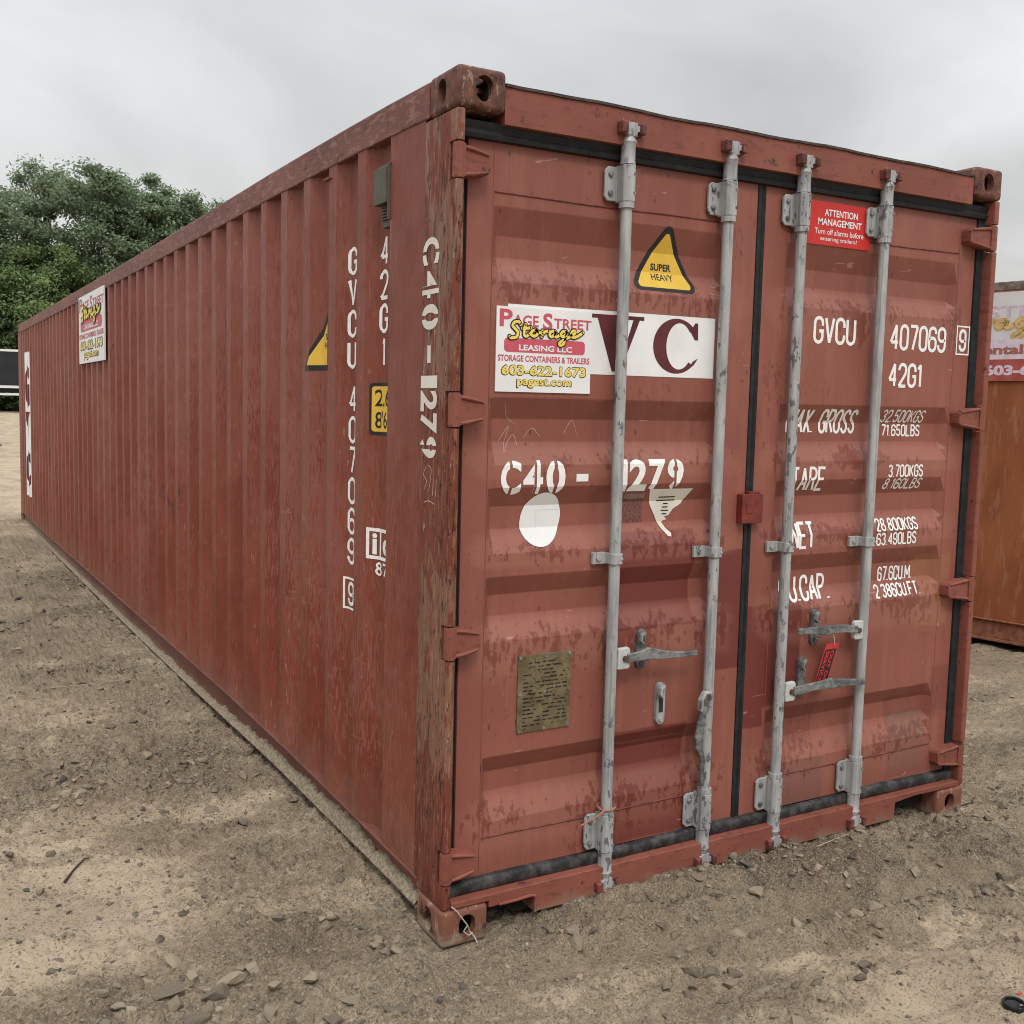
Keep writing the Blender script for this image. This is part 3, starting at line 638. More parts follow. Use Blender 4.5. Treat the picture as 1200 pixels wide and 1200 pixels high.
    def stext(s, txt, u0, v0, u1, v1, t, mat, layer=0, shear=0, gap=.16):
        """tall narrow container lettering drawn with an even stroke"""
        ws = [GW.get(c, .40) for c in txt]; tot = sum(ws) + gap * (len(txt) - 1); h = v1 - v0; k = (u1 - u0 - t - (shear * h)) / tot; x = u0 + t / 2; q = 0
        for c, w_ in zip(txt, ws):
            for pts, cl in GLY.get(c, []):
                s.line([(x + a * w_ * k + shear * (b * h), v0 + t / 2 + b * (h - t)) for a, b in pts], t * (1.25 if c == '.' else 1), mat, layer + .12 * (q % 3), cl); q += 1
            x += (w_ + gap) * k
    def build(s, name, place, parent=None, cuts=(), axis=0, label=None):
        bm = bmesh.new(); bv = [bm.verts.new(v) for v in s.v]
        for f, m in zip(s.f, s.m):
            try: fc = bm.faces.new([bv[i] for i in f]); fc.material_index = m
            except ValueError: pass
        no = (1, 0, 0) if axis == 0 else (0, 1, 0)
        vals = [v.co[axis] for v in bm.verts]; lo, hi = min(vals), max(vals)
        for c in cuts:
            if lo < c < hi: bmesh.ops.bisect_plane(bm, geom=bm.verts[:] + bm.edges[:] + bm.faces[:], plane_co=tuple(c * q for q in no), plane_no=no)
        for v in bm.verts: v.co = Vector(place(v.co.x, v.co.y, v.co.z))
        me = bpy.data.meshes.new(name); bm.to_mesh(me); bm.free()
        for m in s.mats: me.materials.append(m)
        o = bpy.data.objects.new(name, me); COL.objects.link(o)
        if parent: o.parent = parent
        if label: o["label"] = label
        return o
def script_storage(S, u0, v0, u1, v1, mat, edge, w_, layer):
    G = [[(.135, .86), (.115, .97), (.06, .95), (.035, .80), (.075, .66), (.105, .52), (.085, .35), (.02, .30), (.0, .36)],
         [(.20, .88), (.185, .62), (.185, .45), (.215, .40), (.25, .50)], [(.155, .72), (.205, .72), (.27, .76)],
         [(.33, .68), (.285, .62), (.275, .48), (.31, .42), (.35, .48), (.355, .62), (.33, .68), (.38, .58), (.42, .62)],
         [(.42, .66), (.425, .55), (.41, .42)], [(.42, .52), (.46, .64), (.505, .66)],
         [(.585, .66), (.54, .66), (.515, .52), (.54, .43), (.58, .54), (.595, .66), (.585, .48), (.61, .44), (.655, .54)],
         [(.735, .68), (.69, .68), (.665, .55), (.69, .46), (.73, .58), (.745, .70), (.725, .40), (.70, .16), (.655, .10), (.65, .20), (.71, .34), (.80, .50)],
         [(.80, .54), (.85, .62), (.855, .72), (.82, .72), (.80, .56), (.83, .46), (.89, .52), (.96, .68)]]
    for g_ in G:
        p = [(u0 + a * (u1 - u0), v0 + b * (v1 - v0)) for a, b in g_]
        S.stroke(p, w_ * 1.8, edge, layer + .15 * G.index(g_)); S.stroke(p, w_, mat, layer + 2 + .15 * G.index(g_))
def page_sign(W_, H_, faded=False):
    """the leasing firm's board, 0..W, 0..H"""
    S = Sign(); a = M_PINK; S.rect(0, 0, W_, H_, M_WHITE, 0); X = lambda t: t * W_; Z = lambda t: (1 - t) * H_
    S.text("P", X(.03), Z(.235), X(.16), Z(.03), a, 1, offset=.03); S.text("AGE", X(.165), Z(.225), X(.43), Z(.09), a, 1, offset=.02)
    S.text("S", X(.475), Z(.255), X(.575), Z(.05), a, 1, offset=.03); S.text("TREET", X(.59), Z(.225), X(.995), Z(.105), a, 1, offset=.02)
    S.rect(X(.08), Z(.53), X(.93), Z(.365), a, 1, r=.012 * W_ / .35)
    S.text("LEASING LLC", X(.23), Z(.508), X(.79), Z(.438), M_WHITE, 2, offset=.03)
    script_storage(S, X(.13), Z(.452), X(.93), Z(.165), M_YELP, M_BLACK, .0088 * W_ / .35, 3)
    S.text("STORAGE CONTAINERS & TRAILERS", X(.02), Z(.64), X(.985), Z(.565), a, 1, offset=.025)
    for gr, m, L in ((.0028 * W_ / .35, M_BLACK, 1), (0, M_YELP, 2)):
        S.text("603-622-1673", X(.06), Z(.80), X(.945), Z(.685), m, L, offset=.05 if L == 1 else .02, grow=gr)
        S.text("pagest.com", X(.22), Z(.945), X(.79), Z(.835), m, L, offset=.05 if L == 1 else .02, grow=gr)
    return S
# ------------------------------------------------------------------ THE CONTAINER
L, W, HT = 12.192, 2.438, 2.591
BOX = empty("shipping_container"); tag(BOX, "long brick red shipping container with grey locking bars, filling the middle of the yard", "shipping container")
PB = lambda y: interp(y, [0, .64, 1.3, 2.3, 3.2, 4.9, 9.4, 12.2], [.150, .165, .182, .190, .182, .165, .125, .12])     # bottom edge of the side sheet
RB = lambda y: interp(y, [0, .3, 1.6, 2.3, 3.2, 4.9, 9, 12.2], [.045, .055, .060, .045, .028, .008, -.01, -.005])          # lower lip of the rail
RT = lambda y: interp(y, [0, .6, 1.6, 3, 5, 12.2], [2.588, 2.60, 2.603, 2.594, 2.588, 2.592])                            # top of the top rail
RU = lambda y: RT(y) - .108
# --- corrugated side sheet
DEP = .036; X0 = .004
prof = [(.20, 0.0)]; creases = []
for k_ in range(43):
    f = .449 + .267 * k_
    prof += [(f, 0), (f + .065, DEP), (f + .130, DEP), (f + .195, 0)]
prof.append((12.0, 0)); creases = [p[0] for p in prof]
py2 = [p[0] for p in prof]; pd2 = [p[1] for p in prof]
def SX(y): return X0 + interp(y, py2, pd2)
def side_wall(mirror, mat):
    m = MB(); zs = [0, .33, .66, 1.0]; vs = []; fs = []; nr = len(zs)
    for y, d in prof:
        for t in zs:
            z = PB(y) + (RU(y) - PB(y)) * t; x = X0 + d
            vs.append((W - x if mirror else x, y, z))
    for i in range(len(prof) - 1):
        for j in range(nr - 1):
            a = i * nr + j; fs.append((a, a + nr, a + nr + 1, a + 1))
    m.add(vs, fs); o = m.build("side_wall", mat, BOX, bevel=.006, seg=3)
    return o
side_wall(False, M_SIDE); side_wall(True, M_SIDE)
# --- rails
def rail(name, sect, mirror, mat, y0=.178, y1=L - .178, n=40):
    m = MB(); vs = []; fs = []; k = len(sect(y0))
    ys = np.linspace(y0, y1, n)
    for y in ys:
        for x, z in sect(y): vs.append((W - x if mirror else x, y, z))
    for i in range(n - 1):
        for j in range(k):
            a = i * k + j; b = i * k + (j + 1) % k; fs.append((a, b, b + k, a + k))
    fs += [tuple(range(k)), tuple(range((n - 1) * k, n * k))]
    m.add(vs, fs); return m.build(name, mat, BOX, bevel=.004)
top_s = lambda y: [(0, RU(y)), (0, RT(y) - .006), (.012, RT(y)), (.06, RT(y)), (.06, RU(y))]
bot_s = lambda y: [(.045, PB(y)), (0.001, PB(y)), (.001, PB(y) - .010), (.030, PB(y) - .014), (.034, RB(y) + .02), (.003, RB(y) + .006), (0.001, RB(y)), (.045, RB(y))]
for mir in (False, True):
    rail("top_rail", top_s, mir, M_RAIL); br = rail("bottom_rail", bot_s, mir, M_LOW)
    # dried mud caught on the lower lip
    vs = []; fs = []; n = 900 if not mir else 60
    ys = np.linspace(.185, 11.9, n) if mir else .185 + 11.7 * np.linspace(0, 1, n) ** 1.6
    for i, y in enumerate(ys):
        t = .050 + .030 * (vnoise(np.array([y * 9.]), np.array([.3]), 5)[0] - .5) + .034 * (vnoise(np.array([y * 38.]), np.array([.7]), 6)[0] - .5) + .030 * (vnoise(np.array([y * 2.2]), np.array([.9]), 16)[0] - .5)
        t = t * interp(y, [0, 2.5, 5, 9, 12], [1, .75, .52, .36, .3]); o_ = .004 * (vnoise(np.array([y * 60.]), np.array([.1]), 8)[0] - .5)
        for x, z in ((.036, RB(y) + .016), (.004, RB(y) + .001), (-.002 + o_, RB(y) + .010), (.006 + o_, RB(y) + t * .5), (.016 + o_, RB(y) + t * .85), (.034, RB(y) + t)): vs.append((W - x if mir else x, y, z))
    for i in range(n - 1):
        for j in range(5): a = i * 6 + j; fs.append((a, a + 1, a + 7, a + 6))
    kk = NT("dried_mud"); nn_ = kk.noise(scale=90, detail=5); kk.bump(nn_, .006, .8)
    mud_m = kk.done(kk.mix(kk.ss(nn_, .3, .7), (.155, .122, .085), (.30, .242, .170)), .95, spec=.1)
    mb = MB(); mb.add(vs, fs); mb.build("dried_mud", mud_m, br, smooth=True)
# --- roof, far end, floor
m = MB(); m.box(.06, W - .06, .10, L - .1, 2.555, 2.57)
m.build("roof", M_FRAME, BOX)
m = MB(); pr = []
x = .162
while x < W - .3: pr += [(x, .03), (x + .07, .03), (x + .12, .07), (x + .19, .07), (x + .24, .03)]; x += .24
pr.append((W - .162, .03)); vs = []; fs = []
for xx, d in pr: vs += [(xx, L - d, .16), (xx, L - d, 2.47)]
for i in range(len(pr) - 1): fs.append((2 * i, 2 * i + 2, 2 * i + 3, 2 * i + 1))
m.add(vs, fs); m.build("end_wall", M_SIDE, BOX)
m = MB(); m.box(.162, W - .162, L - .08, L - .01, 2.47, 2.57); m.build("header", M_FRAME, BOX, bevel=.004)
m = MB(); m.box(.162, W - .162, L - .08, L - .01, .03, .16); m.build("sill", M_FRAME, BOX, bevel=.004)
m = MB(); m.box(.05, W - .05, .12, L - .1, .10, .14); m.build("floor", M_HOLE, BOX)
# --- corner castings
def stadium(w_, h_, n=8):
    r = min(w_, h_) / 2; p = []
    for k in range(2 * n):
        a = math.pi * k / (n - 1) if k < n else math.pi + math.pi * (k - n) / (n - 1)
        if h_ >= w_: p.append((r * math.cos(a), r * math.sin(a) + (h_ / 2 - r) * (1 if k < n else -1)))
        else:
            p.append((-r * math.sin(a) + (w_ / 2 - r) * (-1 if k < n else 1), r * math.cos(a)))
    return p
def casting(cx, cy, cz, sx, sy, top):
    """outer corner at (cx,cy); sx, sy = inward directions"""
    m = MB(); x1 = cx + sx * .162; y1 = cy + sy * .178; z0, z1 = cz, cz + .118
    m.box(min(cx, x1), max(cx, x1), min(cy, y1), max(cy, y1), z0, z1)
    o = m.build("corner_casting", [M_CAST, M_HOLE], BOX, bevel=.016, seg=4); bake(o)
    c = MB(); ix = sorted((cx + sx * .028, cx + sx * .140)); iy = sorted((cy + sy * .028, cy + sy * .155))
    c.box(ix[0], ix[1], iy[0], iy[1], z0 + (.012 if not top else .02), z1 - .02, 1); c_in = c
    boolean(o, c_in)
    hc = MB(); cxm = cx + sx * .087; cym = cy + sy * .095; czm = (z0 + z1) / 2
    hc.prism([(cxm + a, czm + b) for a, b in stadium(.058, .074)], cy - sy * .02, cy + sy * .04, 0); boolean(o, hc)
    hc = MB(); hc.prism([(cym + a, czm + b) for a, b in stadium(.050, .074)], cx - sx * .02, cx + sx * .04, 0, 'x'); boolean(o, hc)
    if top:
        hc = MB(); hc.prism([(cxm + a, cym + b) for a, b in stadium(.062, .11)], z1 - .05, z1 + .02, 0, 'z'); boolean(o, hc)
    o.data.polygons.foreach_set("use_smooth", [True] * len(o.data.polygons)); o.data.set_sharp_from_angle(angle=R(32)); o.name = "corner_casting"
    return o
for top in (0, 1):
    zc_ = (HT - .118 + .006) if top else 0.0
    for cx, sx in ((0, 1), (W, -1)):
        for cy, sy in ((0, 1), (L, -1)): casting(cx, cy, zc_, sx, sy, top)
# --- corner posts (hinge notches cut into the door-end ones)
HZ = [2.335, 1.628, .938, .247]
for cx, sx in ((0, 1), (W, -1)):
    m = MB(); xs = sorted((cx + sx * .003, cx + sx * .031)); m.box(xs[0], xs[1], .004, .205, .1185, HT - .1125)
    o = m.build("corner_post", M_POST if sx > 0 else M_FRAME, BOX, bevel=.007, seg=3); bake(o)
    for z in HZ:
        c = MB(); xx = sorted((cx - sx * .02, cx + sx * .06)); c.box(xx[0], xx[1], -.02, .046, z - .054, z + .054); boolean(o, c)
    o.data.polygons.foreach_set("use_smooth", [True] * len(o.data.polygons)); o.data.set_sharp_from_angle(angle=R(30)); o.name = "corner_post"
    m = MB(); xs = sorted((cx + sx * .003, cx + sx * .03)); m.box(xs[0], xs[1], L - .19, L - .004, .1185, HT - .1125); m.build("corner_post", M_SIDE, BOX, bevel=.006)
    m = MB(); xs = sorted((cx + sx * .029, cx + sx * .038)); m.box(xs[0], xs[1], .05, .20, .12, 2.47); m.build("post_gap_shade", M_DARK, BOX)  # added black sheet standing in for the shade between post and door
# --- header and sill
m = MB(); xs = np.linspace(.163, W - .163, 40); bot, top_ = [], []
for i, x in enumerate(xs):
    wv = .0015 * math.sin(x * 5.1) + .0015 * math.sin(x * 13 + 1) + random.uniform(-.0008, .0008)
    top_.append((x, 2.556 + wv)); bot.append((x, 2.452))
m.prism(bot + top_[::-1], .012, .10); m.build("header", M_FRAME, BOX)
m = MB()
for i in range(len(xs) - 1):
    (xa, za), (xb, zb) = top_[i], top_[i + 1]
    m.add([(xa, .007, za + .001), (xb, .007, zb + .001), (xb, .007, zb + .009), (xa, .007, za + .009), (xa, .12, za + .001), (xb, .12, zb + .001), (xb, .12, zb + .009), (xa, .12, za + .009)],
          [(0, 1, 2, 3), (3, 2, 6, 7), (0, 4, 5, 1), (4, 7, 6, 5)])
m.build("roof_lip", plain("dark_roof_edge", (.06, .04, .035), .7, var=.4), BOX)
sl_ = [(.033, .1195), (.165, .1195), (.165, .098), (.24, .100), (.30, .104), (.328, .100), (.332, .047), (W - .42, .047), (W - .416, .112), (W - .30, .122), (W - .165, .1195), (W - .033, .1195), (W - .033, .140), (.033, .140)]
m = MB(); m.prism(sl_, .002, .09); m.build("sill", M_FRAME, BOX, bevel=.003)
for xa_, xb_ in ((.165, .335), (W - .42, W - .165)): m = MB(); m.box(xa_, xb_, .07, .3, .05, .135); m.build("pocket_shade", M_DARK, BOX)  # added black blocks, coloured as the shade deep inside the fork pockets
m = MB(); m.tube([(.20, .000, .103), (.26, -.003, .105), (.31, -.003, .108), (.330, -.002, .104), (.333, -.001, .085), (.334, .0, .05)], .005, 8); m.build("pocket_lip", M_FRAME, BOX)
# --- doors
YD = .055
BANDS = [(2.230, 2.149, 2.085, 2.012), (1.668, 1.603, 1.533, 1.462), (1.394, 1.334, 1.264, 1.191), (1.120, 1.059, .993, .918), (.556, .499, .436, .345)]
DD = .032
dz = [(2.412, 0)]; 
for a, b, c, d in BANDS: dz += [(a, 0), (b, DD), (c, DD), (d, 0)]
dz.append((.178, 0)); dzz = [p[0] for p in dz][::-1]; ddd = [p[1] for p in dz][::-1]; zcuts = dzz[1:-1]
DOORS = {'L': (.068, 1.203, .157, 1.066), 'R': (1.237, 2.372, 1.348, 2.275)}
EB = .028
def DY(x, z):
    for x0, x1, a, b in DOORS.values():
        if x0 - .03 <= x <= x1 + .03:
            c = min(max((x - a) / EB, 0), 1) * min(max((b - x) / EB, 0), 1)
            return YD + interp(z, dzz, ddd) * c
    return YD
def door(key, mat):
    x0, x1, a, b = DOORS[key]
    xs = [x0, a] + [a + EB] + list(np.linspace(a + EB, b - EB, 14)[1:-1]) + [b - EB, b, x1]
    rows = [(2.412, 0, 0.)]
    rows.append((2.30, 0, 0.))
    for bi, (za, zb, zc2, zd) in enumerate(BANDS):
        nxt = (BANDS[bi + 1][0] if bi + 1 < len(BANDS) else .30) + .014; gap = zd - nxt
        rows += [(za + .012, 0, 0.), (za, 0, 0), (zb, DD, 0), (zc2, DD, 0.0), (zc2 - (zc2 - zd) * .4, DD * .6, .50), (zd, 0, .95), (zd - min(.06, gap * .5), 0, .60)]
        if gap > .15: rows.append((zd - .15, 0, 0.0))
    rows.append((.178, 0, 0)); rows = [r for i, r in enumerate(rows)]
    # keep strictly descending
    rr = [rows[0]]
    for r in rows[1:]:
        if r[0] < rr[-1][0] - .002: rr.append(r)
    rows = rr; vs = []; wet = []; nc = len(xs); fs = []
    for z, d, wv in rows:
        for x in xs:
            c = min(max((x - a) / EB, 0), 1) * min(max((b - x) / EB, 0), 1)
            vs.append((x, YD + d * c, z)); wet.append(wv * (1 if a - .01 < x < b + .01 else 0))
    for i in range(len(rows) - 1):
        for j in range(nc - 1): q = i * nc + j; fs.append((q, q + nc, q + nc + 1, q + 1))
    # rim
    nb = len(vs); ring = [i for i in range(nc)] + [i * nc + nc - 1 for i in range(1, len(rows))] + [(len(rows) - 1) * nc + j for j in range(nc - 2, -1, -1)] + [i * nc for i in range(len(rows) - 2, 0, -1)]
    for i in ring: vs.append((vs[i][0], vs[i][1] + .05, vs[i][2])); wet.append(0)
    for i in range(len(ring)): j = (i + 1) % len(ring); fs.append((ring[i], nb + i, nb + j, ring[j]))
    mb = MB(); mb.add(vs, fs); o = mb.build("door", mat, BOX)
    o.data.attributes.new("wet", 'FLOAT', 'POINT').data.foreach_set("value", wet)
    bv = o.modifiers.new("bevel", 'BEVEL'); bv.width = .0022; bv.segments = 2; bv.limit_method = 'ANGLE'; bv.angle_limit = R(14)
    # weld seams above and below the pressed panel
    for zz in (2.268, .300):
        s_ = MB(); pts = [(x, YD - .001, zz + .0015 * math.sin(x * 9)) for x in np.linspace(a + .004, b - .004, 14)]; s_.tube(pts, .0028, 6); s_.build("weld_seam", plain("scuffed_seam", (.30, .13, .10) if zz < 1 else (.15, .045, .033), .6, var=.3), o)
    for xx in (a - .002, b + .002):
        s_ = MB(); s_.tube([(xx, YD + .0005, z) for z in np.linspace(.19, 2.40, 12)], .0018, 6); s_.build("weld_seam", M_FRAME, o)
    return o
DL = door('L', M_DL); DR = door('R', M_DR)
# --- rubber gaskets
def strip_x(z0, z1, x0, x1, mat, y=.05):
    m = MB(); h = z1 - z0; sec = [(y + .012, z0), (y - .006, z0 + .002), (y - .010, z0 + h * .25), (y - .003, z0 + h * .40), (y - .003, z0 + h * .55), (y - .010, z0 + h * .68), (y - .008, z1 - .004), (y + .012, z1)]
    if mat is M_RUBD: sec = [(y + .012, z0), (y - .004, z0 + .003), (y - .008, z0 + h * .2), (y - .0105, z0 + h * .5), (y - .009, z0 + h * .85), (y - .003, z1 - .002), (y + .012, z1)]
    n = 24; vs = []; fs = []; k = len(sec)
    for i in range(n):
        x = x0 + (x1 - x0) * i / (n - 1); wv = .0035 * math.sin(x * 7) + random.uniform(-.001, .001) if mat is M_RUBD else 0
        for yy, zz in sec: vs.append((x, yy, zz + wv))
    for i in range(n - 1):
        for j in range(k): a = i * k + j; b = i * k + (j + 1) % k; fs.append((a, b, b + k, a + k))
    m.add(vs, fs); return m.build("gasket", mat, BOX, smooth=True, angle=60)
def strip_z(x0, x1, z0, z1, mat, y=.05, par=None):
    m = MB(); h = x1 - x0; sec = [(x0, y + .02), (x0 + .002, y - .004), (x0 + h * .35, y - .008), (x0 + h * .5, y - .002), (x0 + h * .65, y - .008), (x1 - .002, y - .004), (x1, y + .02)]
    m.prism(sec, z0, z1, 0, 'z'); return m.build("gasket", mat, par or BOX)
strip_x(2.409, 2.462, .034, W - .034, M_RUB, .042); strip_x(.134, .180, .034, W - .036, M_RUBD, .042)
strip_z(1.201, 1.239, .165, 2.425, M_RUB, .056, DL)
strip_z(W - .068, W - .012, .17, 2.42, M_RUB, .052, DR); strip_z(.033, .070, .17, 2.42, M_RUB, .068, DL)
m = MB(); m.box(.03, W - .03, .108, .118, .14, 2.47); m.build("door_gap_shade", M_DARK, BOX)  # added black sheet so the gaps around the doors look shaded
# --- hinges
def hinge(z, mir):
    f = (lambda x: W - x) if mir else (lambda x: x); mt = M_FRAME; m = MB()
    m.tube([(f(.019), .020, z - .050), (f(.019), .020, z + .050)], .0165, 14)
    e_ = .034 if mir else 0
    hi = [(.022, .042), (.06, .041), (.112 + e_, .030), (.122 + e_, .020), (.122 + e_, -.020), (.112 + e_, -.032), (.06, -.043), (.022, -.044)]
    m.prism([(f(a), z + b) for a, b in hi], .014, .056); m.box(min(f(.003), f(.036)), max(f(.003), f(.036)), .0075, .03, z - .046, z + .046)
    m.tube([(f(.036), .013, z + .037), (f(.060), .012, z + .034), (f(.114 + e_), .013, z + .023)], [.006, .0065, .004], 8)
    m.tube([(f(.036), .013, z - .039), (f(.060), .012, z - .036), (f(.114 + e_), .013, z - .025)], [.006, .0065, .004], 8)
    m.build("hinge", [mt], BOX, bevel=.003, smooth=False)
for z in HZ: hinge(z, False)
for z in HZ: hinge(z, True)
# --- locking bars
RX = [.615, 1.037, 1.376, 1.797]; RY = .018
def locking_bar(x):
    m = MB(); m.tube([(x, RY, .10), (x, RY, 2.49)], .0185, 18); m.tube([(x, RY, 2.395), (x, RY, 2.405), (x, RY, 2.455), (x, RY, 2.462), (x, RY, 2.478)], [.025, .023, .023, .026, .020], 16)
    m.tube([(x, RY, .185), (x, RY, .172), (x, RY, .125), (x, RY, .118), (x, RY, .10)], [.025, .023, .023, .026, .020], 16)
    m.tube([(x, RY, 2.262), (x, RY, 2.280)], .0245, 16); m.tube([(x, RY, .315), (x, RY, .332)], .0245, 16)
    bar = m.build("locking_bar", M_GALV, BOX, smooth=True, angle=40)
    for z0, z1 in ((2.280, 2.394), (.186, .314)):                     # bearing plates
        m = MB(); r = .012; p = []
        for cx, cz, a in ((x + .0, z0, 0), (x + .0, z1, 0)): pass
        pl = [(x - .068 + r, z0 + .004), (x - .0, z0 + .004), (x, z1 - .004), (x - .068 + r, z1 - .004), (x - .068, z1 - .004 - r), (x - .068, z0 + .004 + r)]
        m.prism(pl, .040, .050)
        hs = [(x - .0225, .050), (x - .0225, RY - .012), (x - .014, RY - .0235), (x + .014, RY - .0235), (x + .0225, RY - .012), (x + .0225, .050)]
        m.prism(hs, z0, z1, 0, 'z'); o = m.build("bearing_bracket", M_GALV, bar, bevel=.003)
        b = MB()
        for zz in (z0 + .028, z1 - .028):
            b.tube([(x - .048, .042, zz), (x - .048, .034, zz), (x - .048, .032, zz)], [.009, .009, .005], 8); b.tube([(x + .012, RY - .022, zz), (x + .012, RY - .026, zz)], .0045, 8)
        b.build("bolt", M_LEVER, bar)
    m = MB(); z = 1.160                                             # mid guide
    m.prism([(x - .070, z - .019), (x - .02, z - .019), (x - .02, z + .019), (x - .070, z + .019)], .040, .052); m.prism([(x - .0225, .05), (x - .0225, RY - .012), (x - .014, RY - .0225), (x + .014, RY - .0225), (x + .0225, RY - .012), (x + .0225, .05)], z - .017, z + .017, 0, 'z')
    m.tube([(x - .048, .042, z), (x - .048, .034, z)], .009, 8); m.tube([(x + .012, RY - .021, z), (x + .012, RY - .026, z)], .004, 8); m.build("bearing_bracket", M_GALV, bar, bevel=.003)
    for zz, sg in ((2.478, 1), (.100, -1)):                         # cams
        m = MB(); m.box(x - .017, x + .019, RY - .020, RY + .016, min(zz, zz + sg * .042), max(zz, zz + sg * .042)); m.bar([(x - .006, RY - .012, zz + sg * .012), (x - .034, RY - .022, zz + sg * .018), (x - .040, RY - .020, zz + sg * .040)], (0, 0, 1), [.022, .020, .014], .014)
        m.bar([(x + .008, RY - .012, zz + sg * .02), (x + .034, RY - .016, zz + sg * .026)], (0, 0, 1), .018, .012)
        m.build("cam", M_GALV, bar, bevel=.003)
        k = MB(); zk = zz + sg * .022                               # keeper on the frame
        k.box(x - .050, x - .026, -.018, .014, zk - .018, zk + .018); k.box(x + .027, x + .046, -.014, .014, zk - .016, zk + .016); k.box(x - .048, x + .044, .004, .014, zk - .020, zk + .020)
        k.build("cam_keeper", plain("rusty_red_keeper", (.13, .04, .03), .65, var=.5, sc=40), BOX, bevel=.004)
    return bar
BARS = [locking_bar(x) for x in RX]
def hub(x, z, sgn, par):
    m = MB(); m.prism([(x + sgn * .016, z - .036), (x + sgn * .058, z - .036), (x + sgn * .064, z - .028), (x + sgn * .064, z + .028), (x + sgn * .058, z + .036), (x + sgn * .016, z + .034)], .000, .018)
    m.build("handle_hub", plain("white_galvanised", (.46, .46, .45), .5, var=.12), par, bevel=.004)
    b = MB(); b.tube([(x + sgn * .042, .000, z), (x + sgn * .042, -.006, z)], .010, 10); b.build("bolt", plain("rusty_bolt", (.10, .05, .03), .7, var=.4), par)
def lever(pts, wids, par, wd=(0, 0, 1)):
    m = MB(); m.bar(pts, wd, wids, .012); m.build("handle", M_LEVER, par, bevel=.004)
def catch(x, z, h, slot=False, label=None):
    m = MB(); w_ = .036
    m.prism([(x + a, z + b) for a, b in stadium(w_, h)], .040, .055)
    m.tube([(x, .042, z + h / 2 - .018), (x, .030, z + h / 2 - .018)], .011, 10); m.tube([(x, .042, z - h / 2 + .018), (x, .034, z - h / 2 + .018)], .009, 10)
    if slot: m.prism([(x - .009, z - .03), (x + .009, z - .03), (x + .009, z + .026), (x - .009, z + .026)], .0385, .041, 1)
    m.bar([(x + .004, .030, z + h / 2 - .008), (x - .016, .024, z + h / 2 - .016), (x - .020, .022, z + h / 2 - .034), (x - .008, .024, z + h / 2 - .046)], (0, 1, 0), .016, .008); (None if slot else m.bar([(x - .010, .030, z - h / 2 + .040), (x + .012, .026, z - h / 2 + .032), (x + .018, .028, z - h / 2 + .036)], (0, 1, 0), .014, .007))
    return m.build("handle_catch", [M_LEVER if not slot else M_GALV, M_HOLE], BOX, bevel=.003)
# bar 1: lever to the right over a catch
hub(RX[0], .832, 1, BARS[0]); lever([(.665, -.002, .832), (.72, .0, .835), (.748, -.004, .841), (.80, -.008, .833), (.86, -.008, .826), (.955, -.008, .824)], [.030, .034, .042, .032, .022, .019], BARS[0]); catch(.757, .845, .135)
# bar 2: lever hanging down along the bar, its catch empty
catch(.848, .648, .145, True)
lever([(.992, -.012, .655), (.985, -.014, .60), (.975, -.012, .53), (.98, -.008, .49), (1.0, -.004, .455), (1.005, -.002, .35)], [.030, .028, .034, .030, .020, .015], BARS[1], (1, 0, 0))
m = MB(); m.bar([(.975, -.014, .62), (.972, -.018, .66), (.985, -.020, .685), (1.01, -.018, .682), (1.022, -.012, .655), (1.018, -.008, .63)], (0, 1, 0), .022, .012); m.build("handle_hook", M_GALV, BARS[1], bevel=.004)
# bar 4: lever to the left; bar 3: lever to the right
hub(RX[3], .828, -1, BARS[3]); lever([(1.745, -.002, .832), (1.68, -.002, .842), (1.63, -.006, .845), (1.57, -.010, .846), (1.50, -.010, .852), (1.425, -.010, .853)], [.028, .030, .034, .036, .026, .022], BARS[3]); catch(1.568, .848, .135)
hub(RX[2], .632, 1, BARS[2]); lever([(1.425, -.002, .632), (1.47, -.006, .638), (1.52, -.012, .643), (1.60, -.016, .647), (1.68, -.018, .641), (1.78, -.018, .634)], [.034, .032, .030, .040, .028, .022], BARS[2]); catch(1.513, .668, .145)
# --- lock box over the seam
m = MB(); m.box(1.165, 1.262, .026, .056, 1.250, 1.352); m.box(1.20, 1.25, .03, .05, 1.352, 1.360); m.box(1.185, 1.215, .0235, .027, 1.285, 1.322); m.build("lock_box", M_REDP, BOX, bevel=.004)
# --- data plate
m = MB(); m.box(.280, .480, .050, .056, .618, .866); pl = m.build("data_plate", M_BRASS, DL, bevel=.001, label="tarnished brass data plate with worn small print")
S = Sign(); rr_ = random.Random(3)
for i in range(17):
    z = .838 - i * .0125; x = .30 + (.02 if i < 3 else 0)
    while x < .46 - (.03 if i < 3 else 0):
        l_ = rr_.uniform(.006, .03)
        if rr_.random() < .75: S.rect(x, z, min(x + l_, .465), z + rr_.uniform(.0025, .005), M_BLACK)
        x += l_ + rr_.uniform(.003, .012)
S.build("plate_engraving", lambda u, v, l: (u, .0492, v), pl); m = MB()
for x in (.288, .380, .472):
    for z in (.625, .742, .859): m.tube([(x, .051, z), (x, .047, z)], .0055, 8)
m.build("rivet", M_LEVER, pl)
